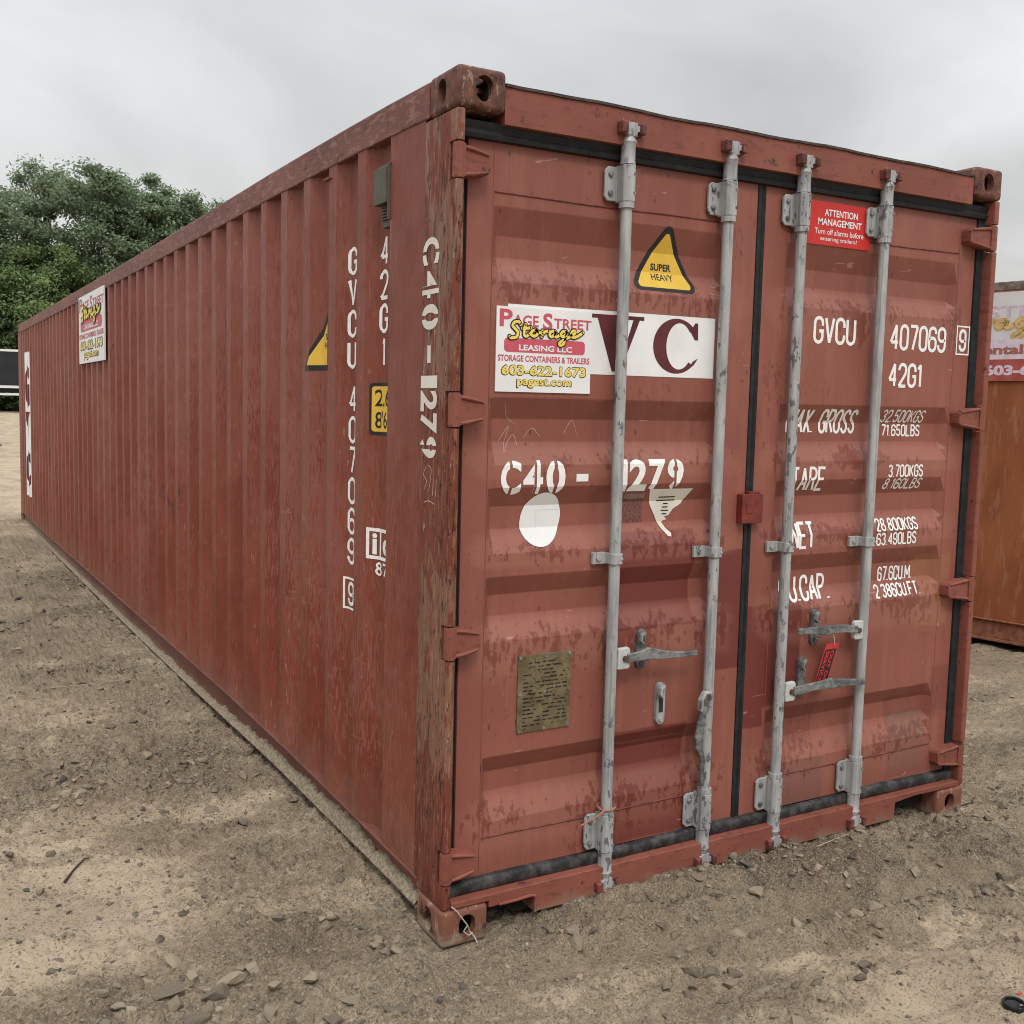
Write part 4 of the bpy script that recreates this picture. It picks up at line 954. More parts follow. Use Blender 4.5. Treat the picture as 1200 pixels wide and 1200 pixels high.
# --- lettering and stickers on the doors
def place_door(base=.0010, step=.0006): return lambda u, v, l: (u, DY(u, v) - base - step * l, v)
cutx = zcuts
S = page_sign(.347, .254); oS = S.build("company_sign", lambda u, v, l: (.1735 + u, YD - .0045 - .0006 * l, 1.685 + v), DL, label="white leasing company sign with pink and yellow lettering")
m = MB(); m.box(.1735, .5205, YD - .0043, YD - .0012, 1.685, 1.939); m.build("sign_board", M_WHITE, DL)
S = Sign(); S.poly([(.214, 1.9475), (1.032, 1.9475), (1.032, 1.747), (.214, 1.747)], M_WHITE, 0)
for q_ in ([(.520, 1.936), (.640, 1.936), (.640, 1.924), (.520, 1.924)], [(.545, 1.924), (.628, 1.924), (.656, 1.835), (.640, 1.758), (.606, 1.758)], [(.656, 1.835), (.640, 1.758), (.712, 1.924), (.686, 1.924)], [(.664, 1.936), (.730, 1.936), (.730, 1.924), (.664, 1.924)]): S.poly(q_, M_MAROON, 1)
P = []; cx, cz, ro, ri = .868, 1.849, .092, .060
o_ = [(cx + .100 * math.cos(R(a)) * .98, cz + .090 * math.sin(R(a))) for a in range(38, 323, 8)]; i_ = [(cx + .012 + .058 * math.cos(R(a)), cz + .074 * math.sin(R(a))) for a in range(322, 37, -8)]
no_, ni_ = len(o_), len(i_)
i_s = [(cx + .012 + .055 * math.cos(R(a)), cz + .076 * math.sin(R(a))) for a in range(38, 323, 8)]
S.raw(o_ + i_s, [(i, i + 1, no_ + i + 1, no_ + i) for i in range(no_ - 1)], M_MAROON, 1)
S.poly([(.945, 1.928), (.957, 1.928), (.960, 1.872), (.945, 1.872), (.925, 1.900)], M_MAROON, 1.3)
S.poly([(.938, 1.80), (.962, 1.812), (.945, 1.79), (.925, 1.776)], M_MAROON, 1.3)
S.build("letter_panel", place_door(), DL, cutx, 1, label="white sticker panel with large maroon serif letters")
def tri(S, cx, zb, zt, hw, t=.016):
    def rt(z0, z1, h, r):
        p = []
        c = [((cx - h + r, z0 + r), 150, 270), ((cx + h - r, z0 + r), 270, 390), ((cx, z1 - r * 1.4), 30, 150)]
        for (x, z), a0, a1 in c:
            for k in range(6): a = R(a0 + (a1 - a0) * k / 5); p.append((x + r * math.cos(a), z + r * math.sin(a)))
        return p
    S.poly(rt(zb, zt, hw, .022), M_BLACK, 0); S.poly(rt(zb + t * .7, zt - t * 1.7, hw - t * 1.15, .012), M_YEL, 1)
S = Sign(); tri(S, .822, 2.024, 2.242, .127); S.text("SUPER", .772, 2.092, .857, 2.115, M_BLACK, 2, offset=.03); S.text("HEAVY", .772, 2.060, .862, 2.082, M_BLACK, 2, offset=.01); S.build("hazard_sticker", place_door(), DL, cutx, 1, label="yellow and black triangular heavy load sticker")
S = Sign()
for ch, x0, x1, st in (("C", .203, .276, (.0, .010)), ("4", .284, .356, (.12, .009)), ("0", .368, .440, (0, .012)), ("1", .640, .684, None), ("2", .690, .765, None), ("7", .772, .842, None), ("9", .850, .920, (0, .010))):
    if ch == "1": S.rect(.482, 1.408, .528, 1.432, M_LET, 0); S.build("stencilled_number", place_door(.0014), DL, cutx, 1); S = Sign()
    S.text(ch, x0, 1.371, x1, 1.476, M_LET, 0, offset=.035, stencil=st)
S.build("stencilled_number", place_door(.0014), DL, cutx, 1, label="white stencilled yard number")
S = Sign(); ov = []
for k in range(28):
    a = 2 * math.pi * k / 28; ov.append((.368 + .076 * math.cos(a) * (1 + .04 * math.sin(2 * a)), 1.290 + .085 * math.sin(a) + .008 * math.cos(a)))
S.poly(ov, M_WHITE, 0); S.rect(.352, 1.262, .3535, 1.318, M_CREAM, 1); S.rect(.352, 1.318, .44, 1.319, M_CREAM, 1); S.build("round_sticker", place_door(.0022), DL, cutx, 1, label="blank white oval sticker")
S = Sign(); S.poly([(.786, 1.377), (.973, 1.375), (.955, 1.345), (.938, 1.322), (.905, 1.305), (.888, 1.285), (.868, 1.280), (.880, 1.270), (.866, 1.268), (.856, 1.262), (.868, 1.242), (.888, 1.226), (.886, 1.214), (.872, 1.216), (.846, 1.246), (.826, 1.285), (.806, 1.32)], M_CREAM, 0)
for i, (x, w_) in enumerate(((.836, .070), (.832, .078), (.862, .02), (.858, .024), (.853, .032), (.858, .02))): S.rect(x, 1.345 - i * .0115, x + w_, 1.349 - i * .0115, M_BLACK, 1)
S.build("torn_sticker", place_door(.0018), DL, cutx, 1, label="torn cream paper sticker")
S = Sign(); S.rect(.690, 1.265, .775, 1.345, plain("ghost_sticker", (.15, .062, .05), .6, var=.4, sc=150), 0); S.rect(.690, 1.345, .775, 1.362, plain("ghost_strip", (.24, .16, .14), .6, var=.2), 0); S.build("sticker_residue", place_door(), DL, cutx, 1)
# scratches
S = Sign()
for p in ([(.215, 1.655), (.235, 1.61), (.27, 1.585)], [(.21, 1.535), (.245, 1.58), (.22, 1.50), (.26, 1.555), (.275, 1.52)], [(.30, 1.545), (.33, 1.575), (.36, 1.548)], [(.45, 1.56), (.48, 1.60), (.50, 1.555)]): S.stroke(p, .0022, plain("scratch", (.40, .26, .21), .6), 0)
S.build("scratches", place_door(), DL, cutx, 1)
S = Sign(); wht = M_LET
m = MB(); m.box(1.437, 1.7575, YD - .0040, YD - .0008, 2.235, 2.387); m.build("sign_board", M_RED, DR)
S.rect(1.437, 2.235, 1.7575, 2.387, M_RED, 0)
S.text("ATTENTION", 1.520, 2.338, 1.690, 2.362, M_WHITE, 1, offset=.02); S.text("MANAGEMENT", 1.490, 2.305, 1.712, 2.329, M_WHITE, 1, offset=.02)
S.text("Turn off alarms before", 1.474, 2.273, 1.724, 2.293, M_WHITE, 1, offset=.005); S.text("entering trailers!", 1.504, 2.247, 1.690, 2.266, M_WHITE, 1, offset=.005)
S.build("warning_sign", lambda u, v, l: (u, YD - .0042 - .0006 * l, v), DR, label="bright red alarm warning sign with white lettering")
LT = [("GVCU", 1.497, 1.886, 1.716, 1.986, 0, .0125), ("407069", 1.902, 1.880, 2.226, 1.981, 0, .0125), ("9", 2.304, 1.890, 2.350, 1.980, 0, .0125), ("42G1", 1.905, 1.740, 2.098, 1.835, 0, .0125),
      ("MAX. GROSS", 1.388, 1.562, 1.745, 1.654, .18, .0105), ("32.500KGS", 1.880, 1.606, 2.125, 1.656, .3, .006), ("71.650LBS", 1.880, 1.553, 2.103, 1.600, .05, .0066),
      ("TARE", 1.416, 1.351, 1.592, 1.443, .15, .0105), ("3.700KGS", 1.935, 1.396, 2.137, 1.446, .0, .0068), ("8.160LBS", 1.912, 1.349, 2.128, 1.393, .3, .006),
      ("NET", 1.430, 1.141, 1.553, 1.240, .05, .011), ("28.800KGS", 1.878, 1.188, 2.120, 1.238, .05, .0066), ("63.490LBS", 1.890, 1.133, 2.120, 1.183, .2, .0066),
      ("CU.CAP.", 1.388, .942, 1.643, 1.040, .0, .011), ("67.6CU.M.", 1.905, .987, 2.106, 1.045, 0, .0068), ("2.386CU.FT.", 1.893, .926, 2.156, .978, .0, .0068)]
for tx_, x0, z0, x1, z1, sh, th in LT:
    sh = 0; dx_ = sum(DY(1.8, z0 + (z1 - z0) * q_) - YD for q_ in (0, .25, .5, .75, 1)) / 5 * ((x0 + x1) / 2 + 1.4) / 2.65; x0 += dx_; x1 += dx_
    S = Sign(); S.stext(tx_, x0, z0, x1, z1, th, wht, 0, sh)
    if tx_ == "9": S.frame(2.288, 1.877, 2.368, 1.992, .006, wht, .4)
    S.build("serial_lettering" if z0 > 1.7 else "weight_lettering", place_door(.0012), DR, cutx, 1)
# --- markings on the long side (viewer's right is -y)
def place_side(base=.0012, step=.0006): return lambda u, v, l: (SX(-u) - base - step * l, -u, v)
scuts = [-c for c in creases]
SW = [o for o in BOX.children if o.name.startswith("side_wall")][0]
def col_text(txt, yl, yr, zt, pitch, h):
    S = Sign()
    for i, ch in enumerate(txt):
        w_ = yl - yr; o_ = w_ * .3 if ch == '1' else 0
        S.stext(ch, -yl + o_, zt - pitch * i - h, -yr - o_, zt - pitch * i, .013, M_LET, 0)
    return S
col_text("GVCU", .860, .797, 2.196, .1105, .100).build("serial_lettering", place_side(), SW, scuts, 0)
col_text("407069", .852, .789, 1.707, .1105, .100).build("serial_lettering", place_side(), SW, scuts, 0)
S = Sign(); S.frame(-.868, .888, -.772, 1.006, .008, M_LET); S.stext("9", -.847, .902, -.792, .992, .013, M_LET, .5); S.build("serial_lettering", place_side(), SW, scuts, 0)
col_text("42G1", .588, .530, 2.200, .1115, .100).build("serial_lettering", place_side(), SW, scuts, 0)
S = Sign(); S.frame(-.628, 1.108, -.470, 1.216, .012, M_LET); S.rect(-.572, 1.12, -.560, 1.204, M_LET, .4); S.text("i", -.604, 1.125, -.586, 1.198, M_LET, .4, offset=.03); S.text("c", -.548, 1.125, -.490, 1.185, M_LET, .4, offset=.03); S.build("railway_mark", place_side(), SW, scuts, 0)
S = Sign(); S.stext("87", -.592, 1.052, -.512, 1.100, .008, M_LET, 0); S.build("railway_mark", place_side(), SW, scuts, 0)
S = Sign(); S.rect(-.622, 1.535, -.458, 1.712, M_BLACK, 0, r=.014); S.rect(-.612, 1.547, -.468, 1.700, M_YEL, 1, r=.010); S.text("2.6", -.600, 1.632, -.505, 1.690, M_BLACK, 2, offset=.01); S.text("8'6\"", -.598, 1.558, -.505, 1.616, M_BLACK, 2, offset=.01)
S.build("height_sticker", place_side(), SW, scuts, 0, label="yellow and black height sticker")
S = Sign(); S.poly([(-1.225, 1.765), (-.984, 1.765), (-.984, 2.085), (-1.00, 2.085), (-1.215, 1.79)], M_BLACK, 0); S.poly([(-1.200, 1.785), (-.984, 1.785), (-.984, 2.045), (-.995, 2.04), (-1.192, 1.80)], M_YEL, 1)
S.text("SUPER", -1.09, 1.880, -.985, 1.902, M_BLACK, 2, offset=.02); S.text("HEAVY", -1.10, 1.848, -.985, 1.870, M_BLACK, 2, offset=.02); S.build("hazard_sticker", place_side(), SW, scuts, 0, label="yellow and black heavy load sticker cut off at the rib")
S = Sign(); S.rect(-11.42, .40, -11.02, 2.20, M_WHITE, 0)
for ch, z0, z1 in (("G", 1.50, 2.05), ("V", 1.02, 1.46), ("C", .52, .98)): S.text(ch, -11.36, z0, -11.03, z1, M_MAROON, 1, offset=.04)
S.build("letter_panel", place_side(.003, .002), SW, scuts, 0, label="tall white panel with dark letters")
S = page_sign(1.235, .566); S.build("company_sign", lambda u, v, l: (-.0085 - .0012 * l, 6.85 - u, 1.937 + v), SW, label="white leasing company sign on the long side"); m = MB(); m.box(-.0080, .003, 5.615, 6.85, 1.937, 2.503); m.build("sign_board", M_WHITE, SW)
POST = [o for o in BOX.children if o.name.startswith("corner_post")][0]
S = Sign(); zz = 0.0
for ch, a, b, st in (("C", 0, .080, (.05, .010)), ("4", .098, .178, (.12, .010)), ("0", .196, .272, (0, .012)), ("1", .408, .445, None), ("2", .452, .515, None), ("7", .520, .580, None), ("9", .590, .655, (0, .012))): S.text(ch, a, .0, b, .108, M_CREAM, 0, offset=.035, stencil=st)
S.rect(.318, .040, .370, .062, M_CREAM, 0)
S.build("stencilled_number", lambda u, v, l: (.0018, .205 - v - .001, 2.136 - u), POST, label="cream stencilled yard number reading downwards")
S = Sign()
for p in ([(-.16, 1.455), (-.175, 1.43), (-.155, 1.41), (-.17, 1.385)], [(-.15, 1.46), (-.125, 1.445), (-.14, 1.38)], [(-.11, 1.42), (-.115, 1.37)], [(-.09, 1.42), (-.095, 1.37)], [(-.17, 1.345), (-.14, 1.352), (-.10, 1.345)]): S.stroke(p, .0028, plain("chalk_scratch", (.5, .34, .27), .7), 0)
S.build("scratches", lambda u, v, l: (.0018, -u, v), POST)
# --- ventilator box on the side
mv = plain("olive_grey_plastic", (.085, .078, .058), .6, var=.1)
m = MB(); m.box(-.012, .044, .452, .545, 2.285, 2.400); m.box(.016, .044, .455, .535, 2.215, 2.285); m.box(.004, .05, .44, .556, 2.400, 2.412)
for i in range(5): m.box(.008, .017, .462, .530, 2.238 + i * .010, 2.243 + i * .010)
m.box(-.006, .006, .447, .452, 2.23, 2.41); m.build("ventilator", mv, BOX, bevel=.006)
m = MB(); m.box(-.006, .03, .955, 1.02, 2.452, 2.458); m.build("vent_lip", M_RAIL, BOX, bevel=.002)
# ------------------------------------------------------------------ things hung on the container
S = Sign(); TG = empty("warning_tag", (1.635, .012, .815)); tag(TG, "red and black tag hanging by a string from the right door handle", "tag")
rd = plain("red_tag_card", (.50, .03, .035), .5, var=.08)
S.poly([(-.030, -.028), (.038, -.028), (-.020, -.180), (-.088, -.180)], rd, 0); S.poly([(-.034, -.050), (.024, -.050), (-.022, -.172), (-.080, -.172)], M_BLACK, 1)
def slant(txt, u0, w_, l0, l1):
    vs, fs = text_bm(txt, 0, .03, 1.05); xs = [v.x for v in vs]; ys = [v.y for v in vs]; a, b, c, d = min(xs), max(xs), min(ys), max(ys)
    q = []
    for v in vs:
        s_ = l0 + (v.x - a) / (b - a) * (l1 - l0); t_ = u0 + (v.y - c) / (d - c) * w_
        q.append((t_ - .382 * (s_ - .05), -s_))
    S.raw(q, fs, rd, 2)
slant("OUT OF", -.004, .018, .056, .166); slant("SERVICE", -.029, .018, .056, .168)
o = S.build("card", lambda u, v, l: (u, .004 - .0006 * l, v), TG); 
sm = o.modifiers.new("s", 'SOLIDIFY'); sm.thickness = .0004; sm.offset = 1
m = MB(); m.tube([(-.005, .0, .012), (.0, -.004, -.008), (.006, -.001, -.022), (.008, .001, -.033)], .0014, 6); m.build("string", M_WHITE, TG)
m = MB(); m.tube([(.028, -.004, .135), (.045, -.010, .120), (.062, -.014, .095), (.082, -.012, .068), (.092, -.006, .045), (.104, -.014, .030), (.112, -.022, .012)], .0022, 6); m.tube([(.082, -.012, .068), (.070, -.010, .05), (.084, -.016, .038), (.100, -.012, .04)], .002, 6)
c = m.build("cord", plain("frayed_white_cord", (.42, .37, .30), .8), None); tag(c, "frayed pale cord dangling over the near bottom corner casting", "cord")
m = MB(); ring_ = [(.615 + .029 * math.cos(a), RY - .029 * math.sin(a) * 1.0, .336 + .002 * math.sin(a * 2)) for a in np.linspace(0, 2 * math.pi, 20)]; m.tube(ring_, .0028, 6); m.tube([(.590, -.004, .334), (.55, -.012, .322), (.490, -.014, .306)], .0026, 6)
c = m.build("cable_tie", plain("faded_orange_plastic", (.36, .14, .08), .5), None); tag(c, "faded orange cable tie looped round the foot of the first locking bar", "cable tie")
# ------------------------------------------------------------------ litter on the ground
m = MB(); x, y = 1.262, -.985; z = H(x, y) + .009; n = 36; sec = [(.034, -.010), (.040, -.008), (.041, .006), (.038, .011), (.033, .009), (.031, -.002), (.022, -.006), (.0, -.006)]; vs = []; fs = []
for i in range(n):
    a = 2 * math.pi * i / n
    for r_, h_ in sec: vs.append((.74 * r_ * math.cos(a), .74 * r_ * math.sin(a), .74 * h_))
k = len(sec)
for i in range(n):
    for j in range(k - 1): a = i * k + j; b = ((i + 1) % n) * k + j; fs.append((a, b, b + 1, a + 1))
m.add(vs, fs); c = m.build("plastic_cap", plain("black_plastic", (.008, .009, .010), .35), None, smooth=True, angle=35); c.location = (x, y, z); c.rotation_euler = (.06, -.08, 0); tag(c, "round black plastic cap lying on the sand at the bottom right", "cap")
def twig(pts, r_, label, mat):
    m = MB(); o0 = pts[0]; z0 = H(*o0)
    m.tube([(a - o0[0], b - o0[1], H(a, b) + .006 - z0) for a, b in pts], [r_ * (1 - .5 * i / (len(pts) - 1)) for i in range(len(pts))], 7)
    c = m.build("twig", mat, None); c.location = (o0[0], o0[1], z0); tag(c, label, "twig")
tw = plain("dark_wood", (.045, .032, .022), .8); tw2 = plain("pale_straw", (.34, .27, .17), .8)
twig([(-.945, .965), (-.93, 1.0), (-.90, 1.05), (-.86, 1.09), (-.845, 1.10)], .0045, "dark bent twig on the pale sand at the lower left", tw)
twig([(2.35, -.03), (2.45, .03), (2.55, .03), (2.62, .08)], .004, "thin brown stick in the dirt by the far bottom corner of the doors", tw)
twig([(1.42, .0 - .06), (1.55, -.045), (1.70, -.05)], .003, "pale straw lying along the foot of the right door", tw2)
twig([(-.70, 3.35), (-.45, 3.42), (-.20, 3.45)], .004, "long pale straw on the dirt beside the long wall", tw2)
m = MB(); m.add([(0, 0, 0), (.016, .002, .002), (.014, .009, .001), (.002, .007, .003)], [(0, 1, 2, 3)]); c = m.build("red_scrap", M_RED, None); sm = c.modifiers.new("s", 'SOLIDIFY'); sm.thickness = .002; c.location = (1.335, -.955, H(1.335, -.955) + .002); tag(c, "scrap of red plastic next to the black cap", "scrap")
# ------------------------------------------------------------------ second container on the right
B2 = empty("shipping_container", (5.60, .85, .0), R(12)); tag(B2, "orange rusty shipping container with a faded banner standing at the right", "shipping container")
def b2(m, name, mat=M_RUSTC, **k): return m.build(name, mat, B2, **k)
L2 = 6.06; ZB = .045      # lifted on sleepers
m = MB(); pr = [(.0, .0), (.18, 0), (.30, 0)]; y = 1.55
pr = [(.17, 0), (1.82, 0)]; y = 1.88
while y < L2 - .45: pr += [(y, 0), (y + .06, .036), (y + .13, .036), (y + .19, 0)]; y += .265
pr.append((L2 - .17, 0))
for face in (0, 1):
    vs = []; fs = []; mm = MB()
    for yy, d in pr:
        xx = .004 + d if not face else W - .004 - d
        vs += [(xx, yy, .20), (xx, yy, 2.505)]
    for i in range(len(pr) - 1): fs.append((2 * i, 2 * i + 2, 2 * i + 3, 2 * i + 1))
    mm.add(vs, fs); sw2 = b2(mm, "side_wall", bevel=.005)
    mm = MB(); x0, x1 = (0, .06) if not face else (W - .06, W); mm.box(x0, x1, .178, L2 - .178, 2.505, 2.565); b2(mm, "top_rail", plain("grey_rust_rail", (.16, .12, .095), .7, var=.4), bevel=.005)
    mm = MB(); mm.box(x0 + (.012 if not face else 0), x1 - (0 if not face else .012), .178, L2 - .178, .066, .190); mm.box(x0 - (.006 if not face else -.02), x1 - (.02 if not face else -.006), .178, L2 - .178, .190, .202); mm.box(x0, x1, .178, L2 - .178, ZB, .066); b2(mm, "bottom_rail", plain("orange_rail", (.20, .078, .042), .7, var=.3), bevel=.004)
    if not face: SW2 = sw2
for yy in (0, L2 - .178):
    for xx in (0, W - .162):
        for zz in (ZB - .01, 2.465): mm = MB(); mm.box(xx, xx + .162, yy, yy + .178, zz, zz + .118); b2(mm, "corner_casting", bevel=.014)
        mm = MB(); mm.box(xx + .002, xx + .16, yy + .002, yy + .176, ZB + .108, 2.465); b2(mm, "corner_post", bevel=.006)
for yy in (.02, L2 - .06): mm = MB(); mm.box(.162, W - .162, yy, yy + .04, ZB, 2.56); b2(mm, "end_wall", bevel=.004)
mm = MB(); mm.box(.06, W - .06, .05, L2 - .05, 2.54, 2.552); b2(mm, "roof")
for yy in (.3, 3.0, 5.5): 
    mm = MB(); mm.box(.15, W - .1, yy, yy + .15, -.06, ZB); b2(mm, "timber_bearer", tw)
# faded banner
M_BW = plain("faded_banner", (.58, .56, .55), .6, var=.08, sc=6); M_BL = plain("faded_lilac_ink", (.52, .40, .46), .6); M_BO = plain("ochre_ink", (.56, .37, .15), .6, var=.15); M_BP = plain("pale_pink_ink", (.60, .50, .56), .6, var=.08); M_BR = plain("faded_crimson_ink", (.36, .075, .06), .6, var=.2, sc=9); M_BRR = plain("brown_red_ink", (.33, .12, .09), .6)
S = Sign(); wB = 1.38; BAN_Y = 1.76; zb_, zt_ = 1.880, 2.493
bu = lambda y: BAN_Y - y
S.rect(0, zb_, wB, zt_, M_BW, 0); S.text("PAGE STREET", bu(1.70), 2.312, bu(.58), 2.398, M_BL, 1, offset=.02)
script_storage(S, bu(1.60), 2.15, bu(.70), 2.37, M_BO, M_BO, .021, 1)
S.rect(0, 2.030, wB, 2.168, M_BP, 5); S.text("Rentals", bu(1.29), 2.064, bu(.89), 2.130, M_BRR, 6, offset=.04)
S.rect(0, zb_, wB, 2.030, M_BR, 5); S.text("603-622-1673", bu(1.195), 1.918, bu(.47), 1.992, M_BP, 6, offset=.05)
S.build("banner", lambda u, v, l: (-.006 - .0007 * l, BAN_Y - u, v), SW2, label="faded company banner with lilac, ochre and crimson lettering"); mm = MB(); mm.box(-.0055, .0035, BAN_Y - wB, BAN_Y, zb_, zt_); mm.build("banner_board", M_BW, SW2)
# ------------------------------------------------------------------ black box trailer far off at the left
def at(u, D):
    """ground point straight out from the camera, D metres away, in the direction of image column u"""
    dx = CR[0][0] * (u - 526.3) / 1196.2 + CR[2][0]; dy = CR[0][1] * (u - 526.3) / 1196.2 + CR[2][1]; q = math.hypot(dx, dy); return CP[0] + dx / q * D, CP[1] + dy / q * D
tx, ty = at(-70, 56); g0 = H(*at(10, 56)); TR = empty("box_trailer", (tx, ty, g0)); tag(TR, "black box trailer with white trim parked far behind the container", "trailer")
mk = plain("black_trailer_skin", (.017, .018, .021), .4, var=.2, sc=2); mw_ = plain("white_trim", (.66, .66, .65), .5); mg = plain("dark_chassis", (.02, .02, .02), .7)
def tb(name, mat, *bs, **k):
    m = MB()
    for b in bs: m.box(*b)
    return m.build(name, mat, TR, **k)
tb("body", mk, (0, 8.2, 0, 2.4, 1.35, 3.05), bevel=.03); tb("roof_trim", mw_, (-.02, 8.22, -.025, 2.42, 3.05, 3.16)); tb("side_rail", mw_, (-.02, 8.22, -.03, .0, 1.22, 1.35)); tb("chassis", mg, (0, 8.2, .2, 2.2, 1.02, 1.22)); tb("side_guard", mw_, (0, 8.2, -.04, .02, .86, .97))
tb("marker_lamp", mw_, (4.45, 4.62, -.05, 0, 1.62, 1.72)); tb("support_leg", mg, (1.2, 1.3, .3, .4, 0, 1.1), (1.2, 1.3, 2.0, 2.1, 0, 1.1))
for xx in (5.0, 6.05):
    for yy in (.02, 2.1):
        m = MB(); m.tube([(xx, yy, .48), (xx, yy + .28, .48)], .48, 20); wh = m.build("wheel", mg, TR, bevel=.03); m = MB(); m.tube([(xx, yy - .01, .48), (xx, yy + .02, .48)], .2, 14); m.build("rim", mw_, wh)
px0, py0 = at(-1, 31.6); m = MB(); h0 = H(px0, py0); m.tube([(0, 0, -.1), (0, 0, 2.14), (0, 0, 2.18)], [.052, .052, .03], 12); m.box(-.09, .09, -.09, .09, -.05, .05); c = m.build("steel_post", plain("grey_post", (.085, .09, .10), .6), None, bevel=.004); c.location = (px0, py0, h0); tag(c, "slim grey steel post standing in the yard at the far left", "post")
# ------------------------------------------------------------------ trees
def leaf_mat(name, a, b, c_):
    k = NT(name); n = k.noise(scale=.5, detail=3); r = k.attr("leafv")[2]
    col = k.mix(r, a, b); col = k.mix(k.math('MULTIPLY', k.ss(n, .45, .65), .5), col, c_)
    k.done(col, .6, spec=.25)
    tr = k.n("ShaderNodeBsdfTranslucent"); k.put(tr.inputs[0], col); mx_ = k.n("ShaderNodeMixShader"); mx_.inputs[0].default_value = .38
    k.t.links.new(k.b.outputs[0], mx_.inputs[1]); k.t.links.new(tr.outputs[0], mx_.inputs[2]); k.t.links.new(mx_.outputs[0], k.out.inputs[0]); return k.m
LM = [leaf_mat("dark_leaves", (.120, .168, .098), (.245, .305, .175), (.160, .212, .132)), leaf_mat("bright_leaves", (.095, .145, .055), (.235, .310, .125), (.145, .200, .080)), leaf_mat("turning_leaves", (.085, .090, .040), (.155, .150, .070), (.11, .105, .048))]
M_BARK = plain("bark", (.06, .05, .042), .9, var=.3)
def crown_mesh(seed, hgt, wid, base_h, nclump, per, ls, pointed=.0):
    r = np.random.default_rng(seed); C = []; lobes = []
    for _ in range(nclump):
        t = r.uniform(0, 1) ** .8; z = base_h + (hgt - base_h) * t
        rad = wid / 2 * 1.12 * (math.sin(math.pi * (t * .74 + .16)) ** .6) * (1 - pointed * t); a = r.uniform(0, 6.283); q = math.sqrt(r.uniform(.05, 1))
        lobes.append((math.cos(a) * rad * q, math.sin(a) * rad * q, z, r.uniform(.40, 1.0) * wid / 8))
    V = []; vals = []
    for lx, ly, lz, lr in lobes:
        n = int(per * r.uniform(.6, 1.3)); d = r.normal(0, 1, (n, 3)); d /= np.linalg.norm(d, axis=1)[:, None]; rr2 = lr * np.clip(np.abs(r.normal(.80, .36, n)), .05, 1.30)
        p = np.stack([lx + d[:, 0] * rr2 * 1.2, ly + d[:, 1] * rr2 * 1.2, lz + d[:, 2] * rr2 * .8], 1)
        nrm = d * .5 + r.normal(0, .6, (n, 3)) + np.array([0, 0, .7]); nrm /= np.linalg.norm(nrm, axis=1)[:, None]
        u = np.cross(nrm, r.normal(0, 1, (n, 3))); u /= np.linalg.norm(u, axis=1)[:, None]; v = np.cross(nrm, u); s = ls * r.uniform(.5, 1.3, n)[:, None]
        quad = np.stack([p - u * s, p - v * s * .55, p + u * s, p + v * s * .55], 1); V.append(quad.reshape(-1, 3)); cl_ = r.uniform(.1, .9); vals.append(np.repeat(np.clip(cl_ + r.normal(0, .22, n), 0, 1), 4))
    V = np.concatenate(V).astype(np.float32); vals = np.concatenate(vals).astype(np.float32); me = bpy.data.meshes.new("crown"); nq = len(V) // 4
    me.vertices.add(len(V)); me.vertices.foreach_set("co", V.ravel()); me.loops.add(len(V)); me.loops.foreach_set("vertex_index", np.arange(len(V), dtype=np.int32)); me.polygons.add(nq); me.polygons.foreach_set("loop_start", np.arange(0, len(V), 4, dtype=np.int32)); me.update(calc_edges=True)
    me.attributes.new("leafv", 'FLOAT', 'POINT').data.foreach_set("value", vals); return me, lobes
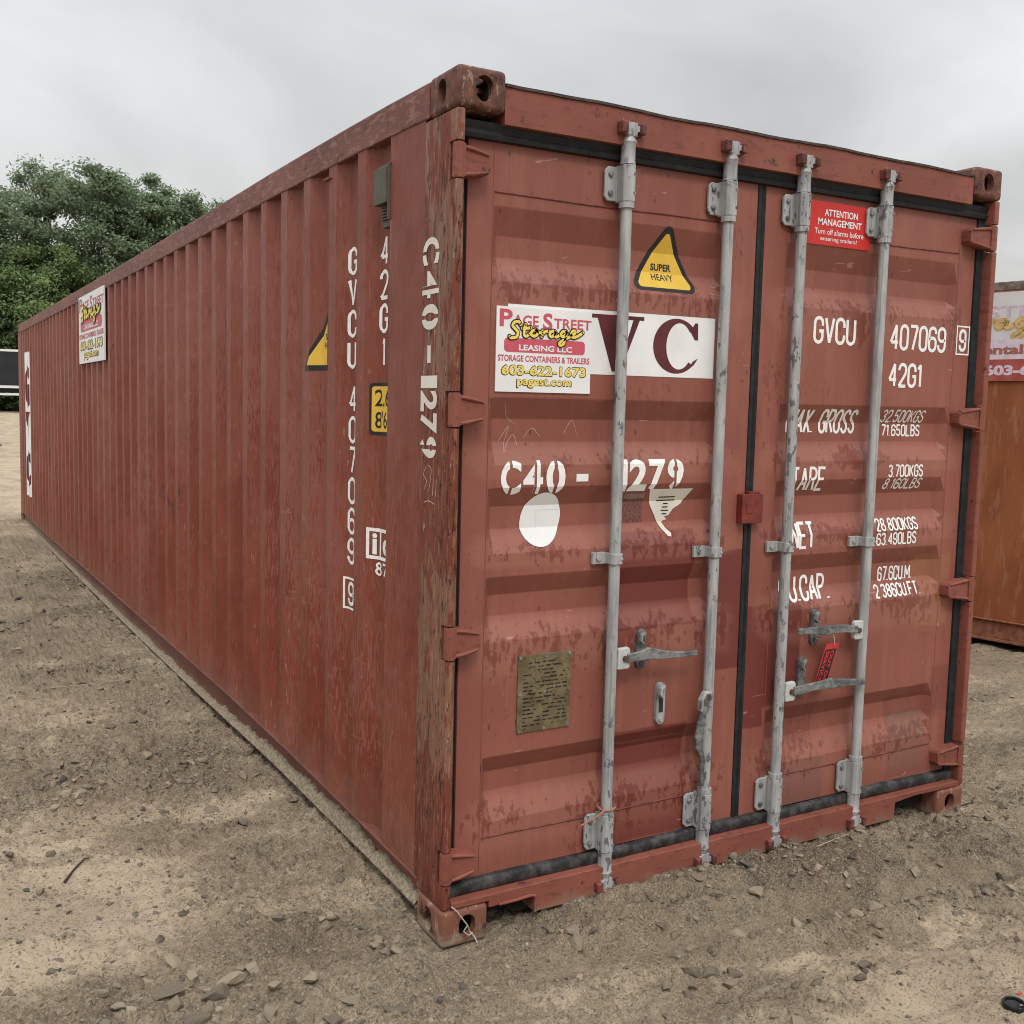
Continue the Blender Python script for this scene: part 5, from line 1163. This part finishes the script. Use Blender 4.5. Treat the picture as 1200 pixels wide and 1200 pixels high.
def tree(u, D, vtop, wid, kind, label, seed, base=.10, nclump=140, per=430, pointed=0., name="broadleaf_tree", cat="tree", ls=.11, group="trees behind the yard"):
    x, y = at(u, D); z0 = H(x, y); hor = 465 + u * .019; top = 1.64 + (hor - vtop) / 1196.2 * D / math.hypot(1, (u - 526.3) / 1196.2); hgt = top - z0
    t = empty(name, (x, y, z0), random.uniform(0, 6.28)); tag(t, label, cat, group)
    me, lobes = crown_mesh(seed, hgt - wid * .12, wid, hgt * base, nclump, per, ls, pointed); me.materials.append(LM[kind]); o = bpy.data.objects.new("crown", me); COL.objects.link(o); o.parent = t
    m = MB(); tr_ = hgt * .014 + .04; pts = [(.0, 0, -.3), (.05, 0, hgt * .2), (-.1, .08, hgt * .45), (.05, 0, hgt * .7), (0, 0, hgt * .9)]; m.tube(pts, [tr_ * 1.25, tr_, tr_ * .75, tr_ * .45, tr_ * .12], 9)
    rr3 = random.Random(seed)
    for lx, ly, lz, lr in rr3.sample(lobes, min(14, len(lobes))):
        z1 = lz * rr3.uniform(.55, .8); m.tube([(0, 0, z1), (lx * .45, ly * .45, (z1 + lz) / 2 + .2), (lx, ly, lz)], [tr_ * .38, tr_ * .22, tr_ * .06], 6)
    m.build("trunk", M_BARK, t, smooth=True)
tree(-95, 64, 200, 9, 0, "dark broadleaf tree at the left end of the tree line", 1)
tree(-15, 66, 207, 8.5, 0, "tall dark tree at the left edge above the black trailer", 2)
tree(58, 70, 188, 7.0, 0, "tall tree with a wispy open top poking above its neighbours", 3, nclump=90, per=190, pointed=.35)
tree(112, 66, 194, 7.5, 0, "tall dense round topped tree in the middle of the tree line", 4)
tree(158, 69, 204, 6.8, 0, "tall dark tree just right of the round topped tree", 5)
tree(206, 66, 226, 6.2, 0, "lower dark tree with a bumpy crown right of the middle of the line", 6)
tree(247, 69, 238, 5.6, 0, "last small crowned tree vanishing behind the container roof", 7, nclump=90)
tree(68, 64, 283, 7.9, 1, "bright green spreading tree in front of the dark trees", 8, base=.16)
tree(8, 65, 300, 7.2, 0, "mid height dark tree behind the black trailer", 9, base=.10)
tree(58, 66, 222, 4.0, 2, "narrow tree turning brown between the dark crowns", 10, nclump=50, per=190, pointed=.3)
tree(178, 66, 268, 5.0, 2, "low yellowing tree peeping over the container roof", 11, nclump=56, per=190)
tree(120, 65, 335, 6.0, 1, "low green tree beside the bright spreading tree", 12, base=.1, nclump=80)
for i, (u, D, vt, wd, kd, lb) in enumerate(((-40, 62, 392, 4, 0, "dark bush behind the left end of the black trailer"), (4, 62, 372, 4, 0, "tall dark bush above the roof of the black trailer"), (34, 62, 380, 4, 1, "green bush hidden between trailer and container"), (12, 62, 452, 3.0, 1, "low green bush showing under the black trailer"))):
    tree(u, D, vt, wd, kd, lb, 30 + i, base=.02, nclump=26, per=160, name="bush", cat="bush", ls=.13, group="bushes behind the trailer")
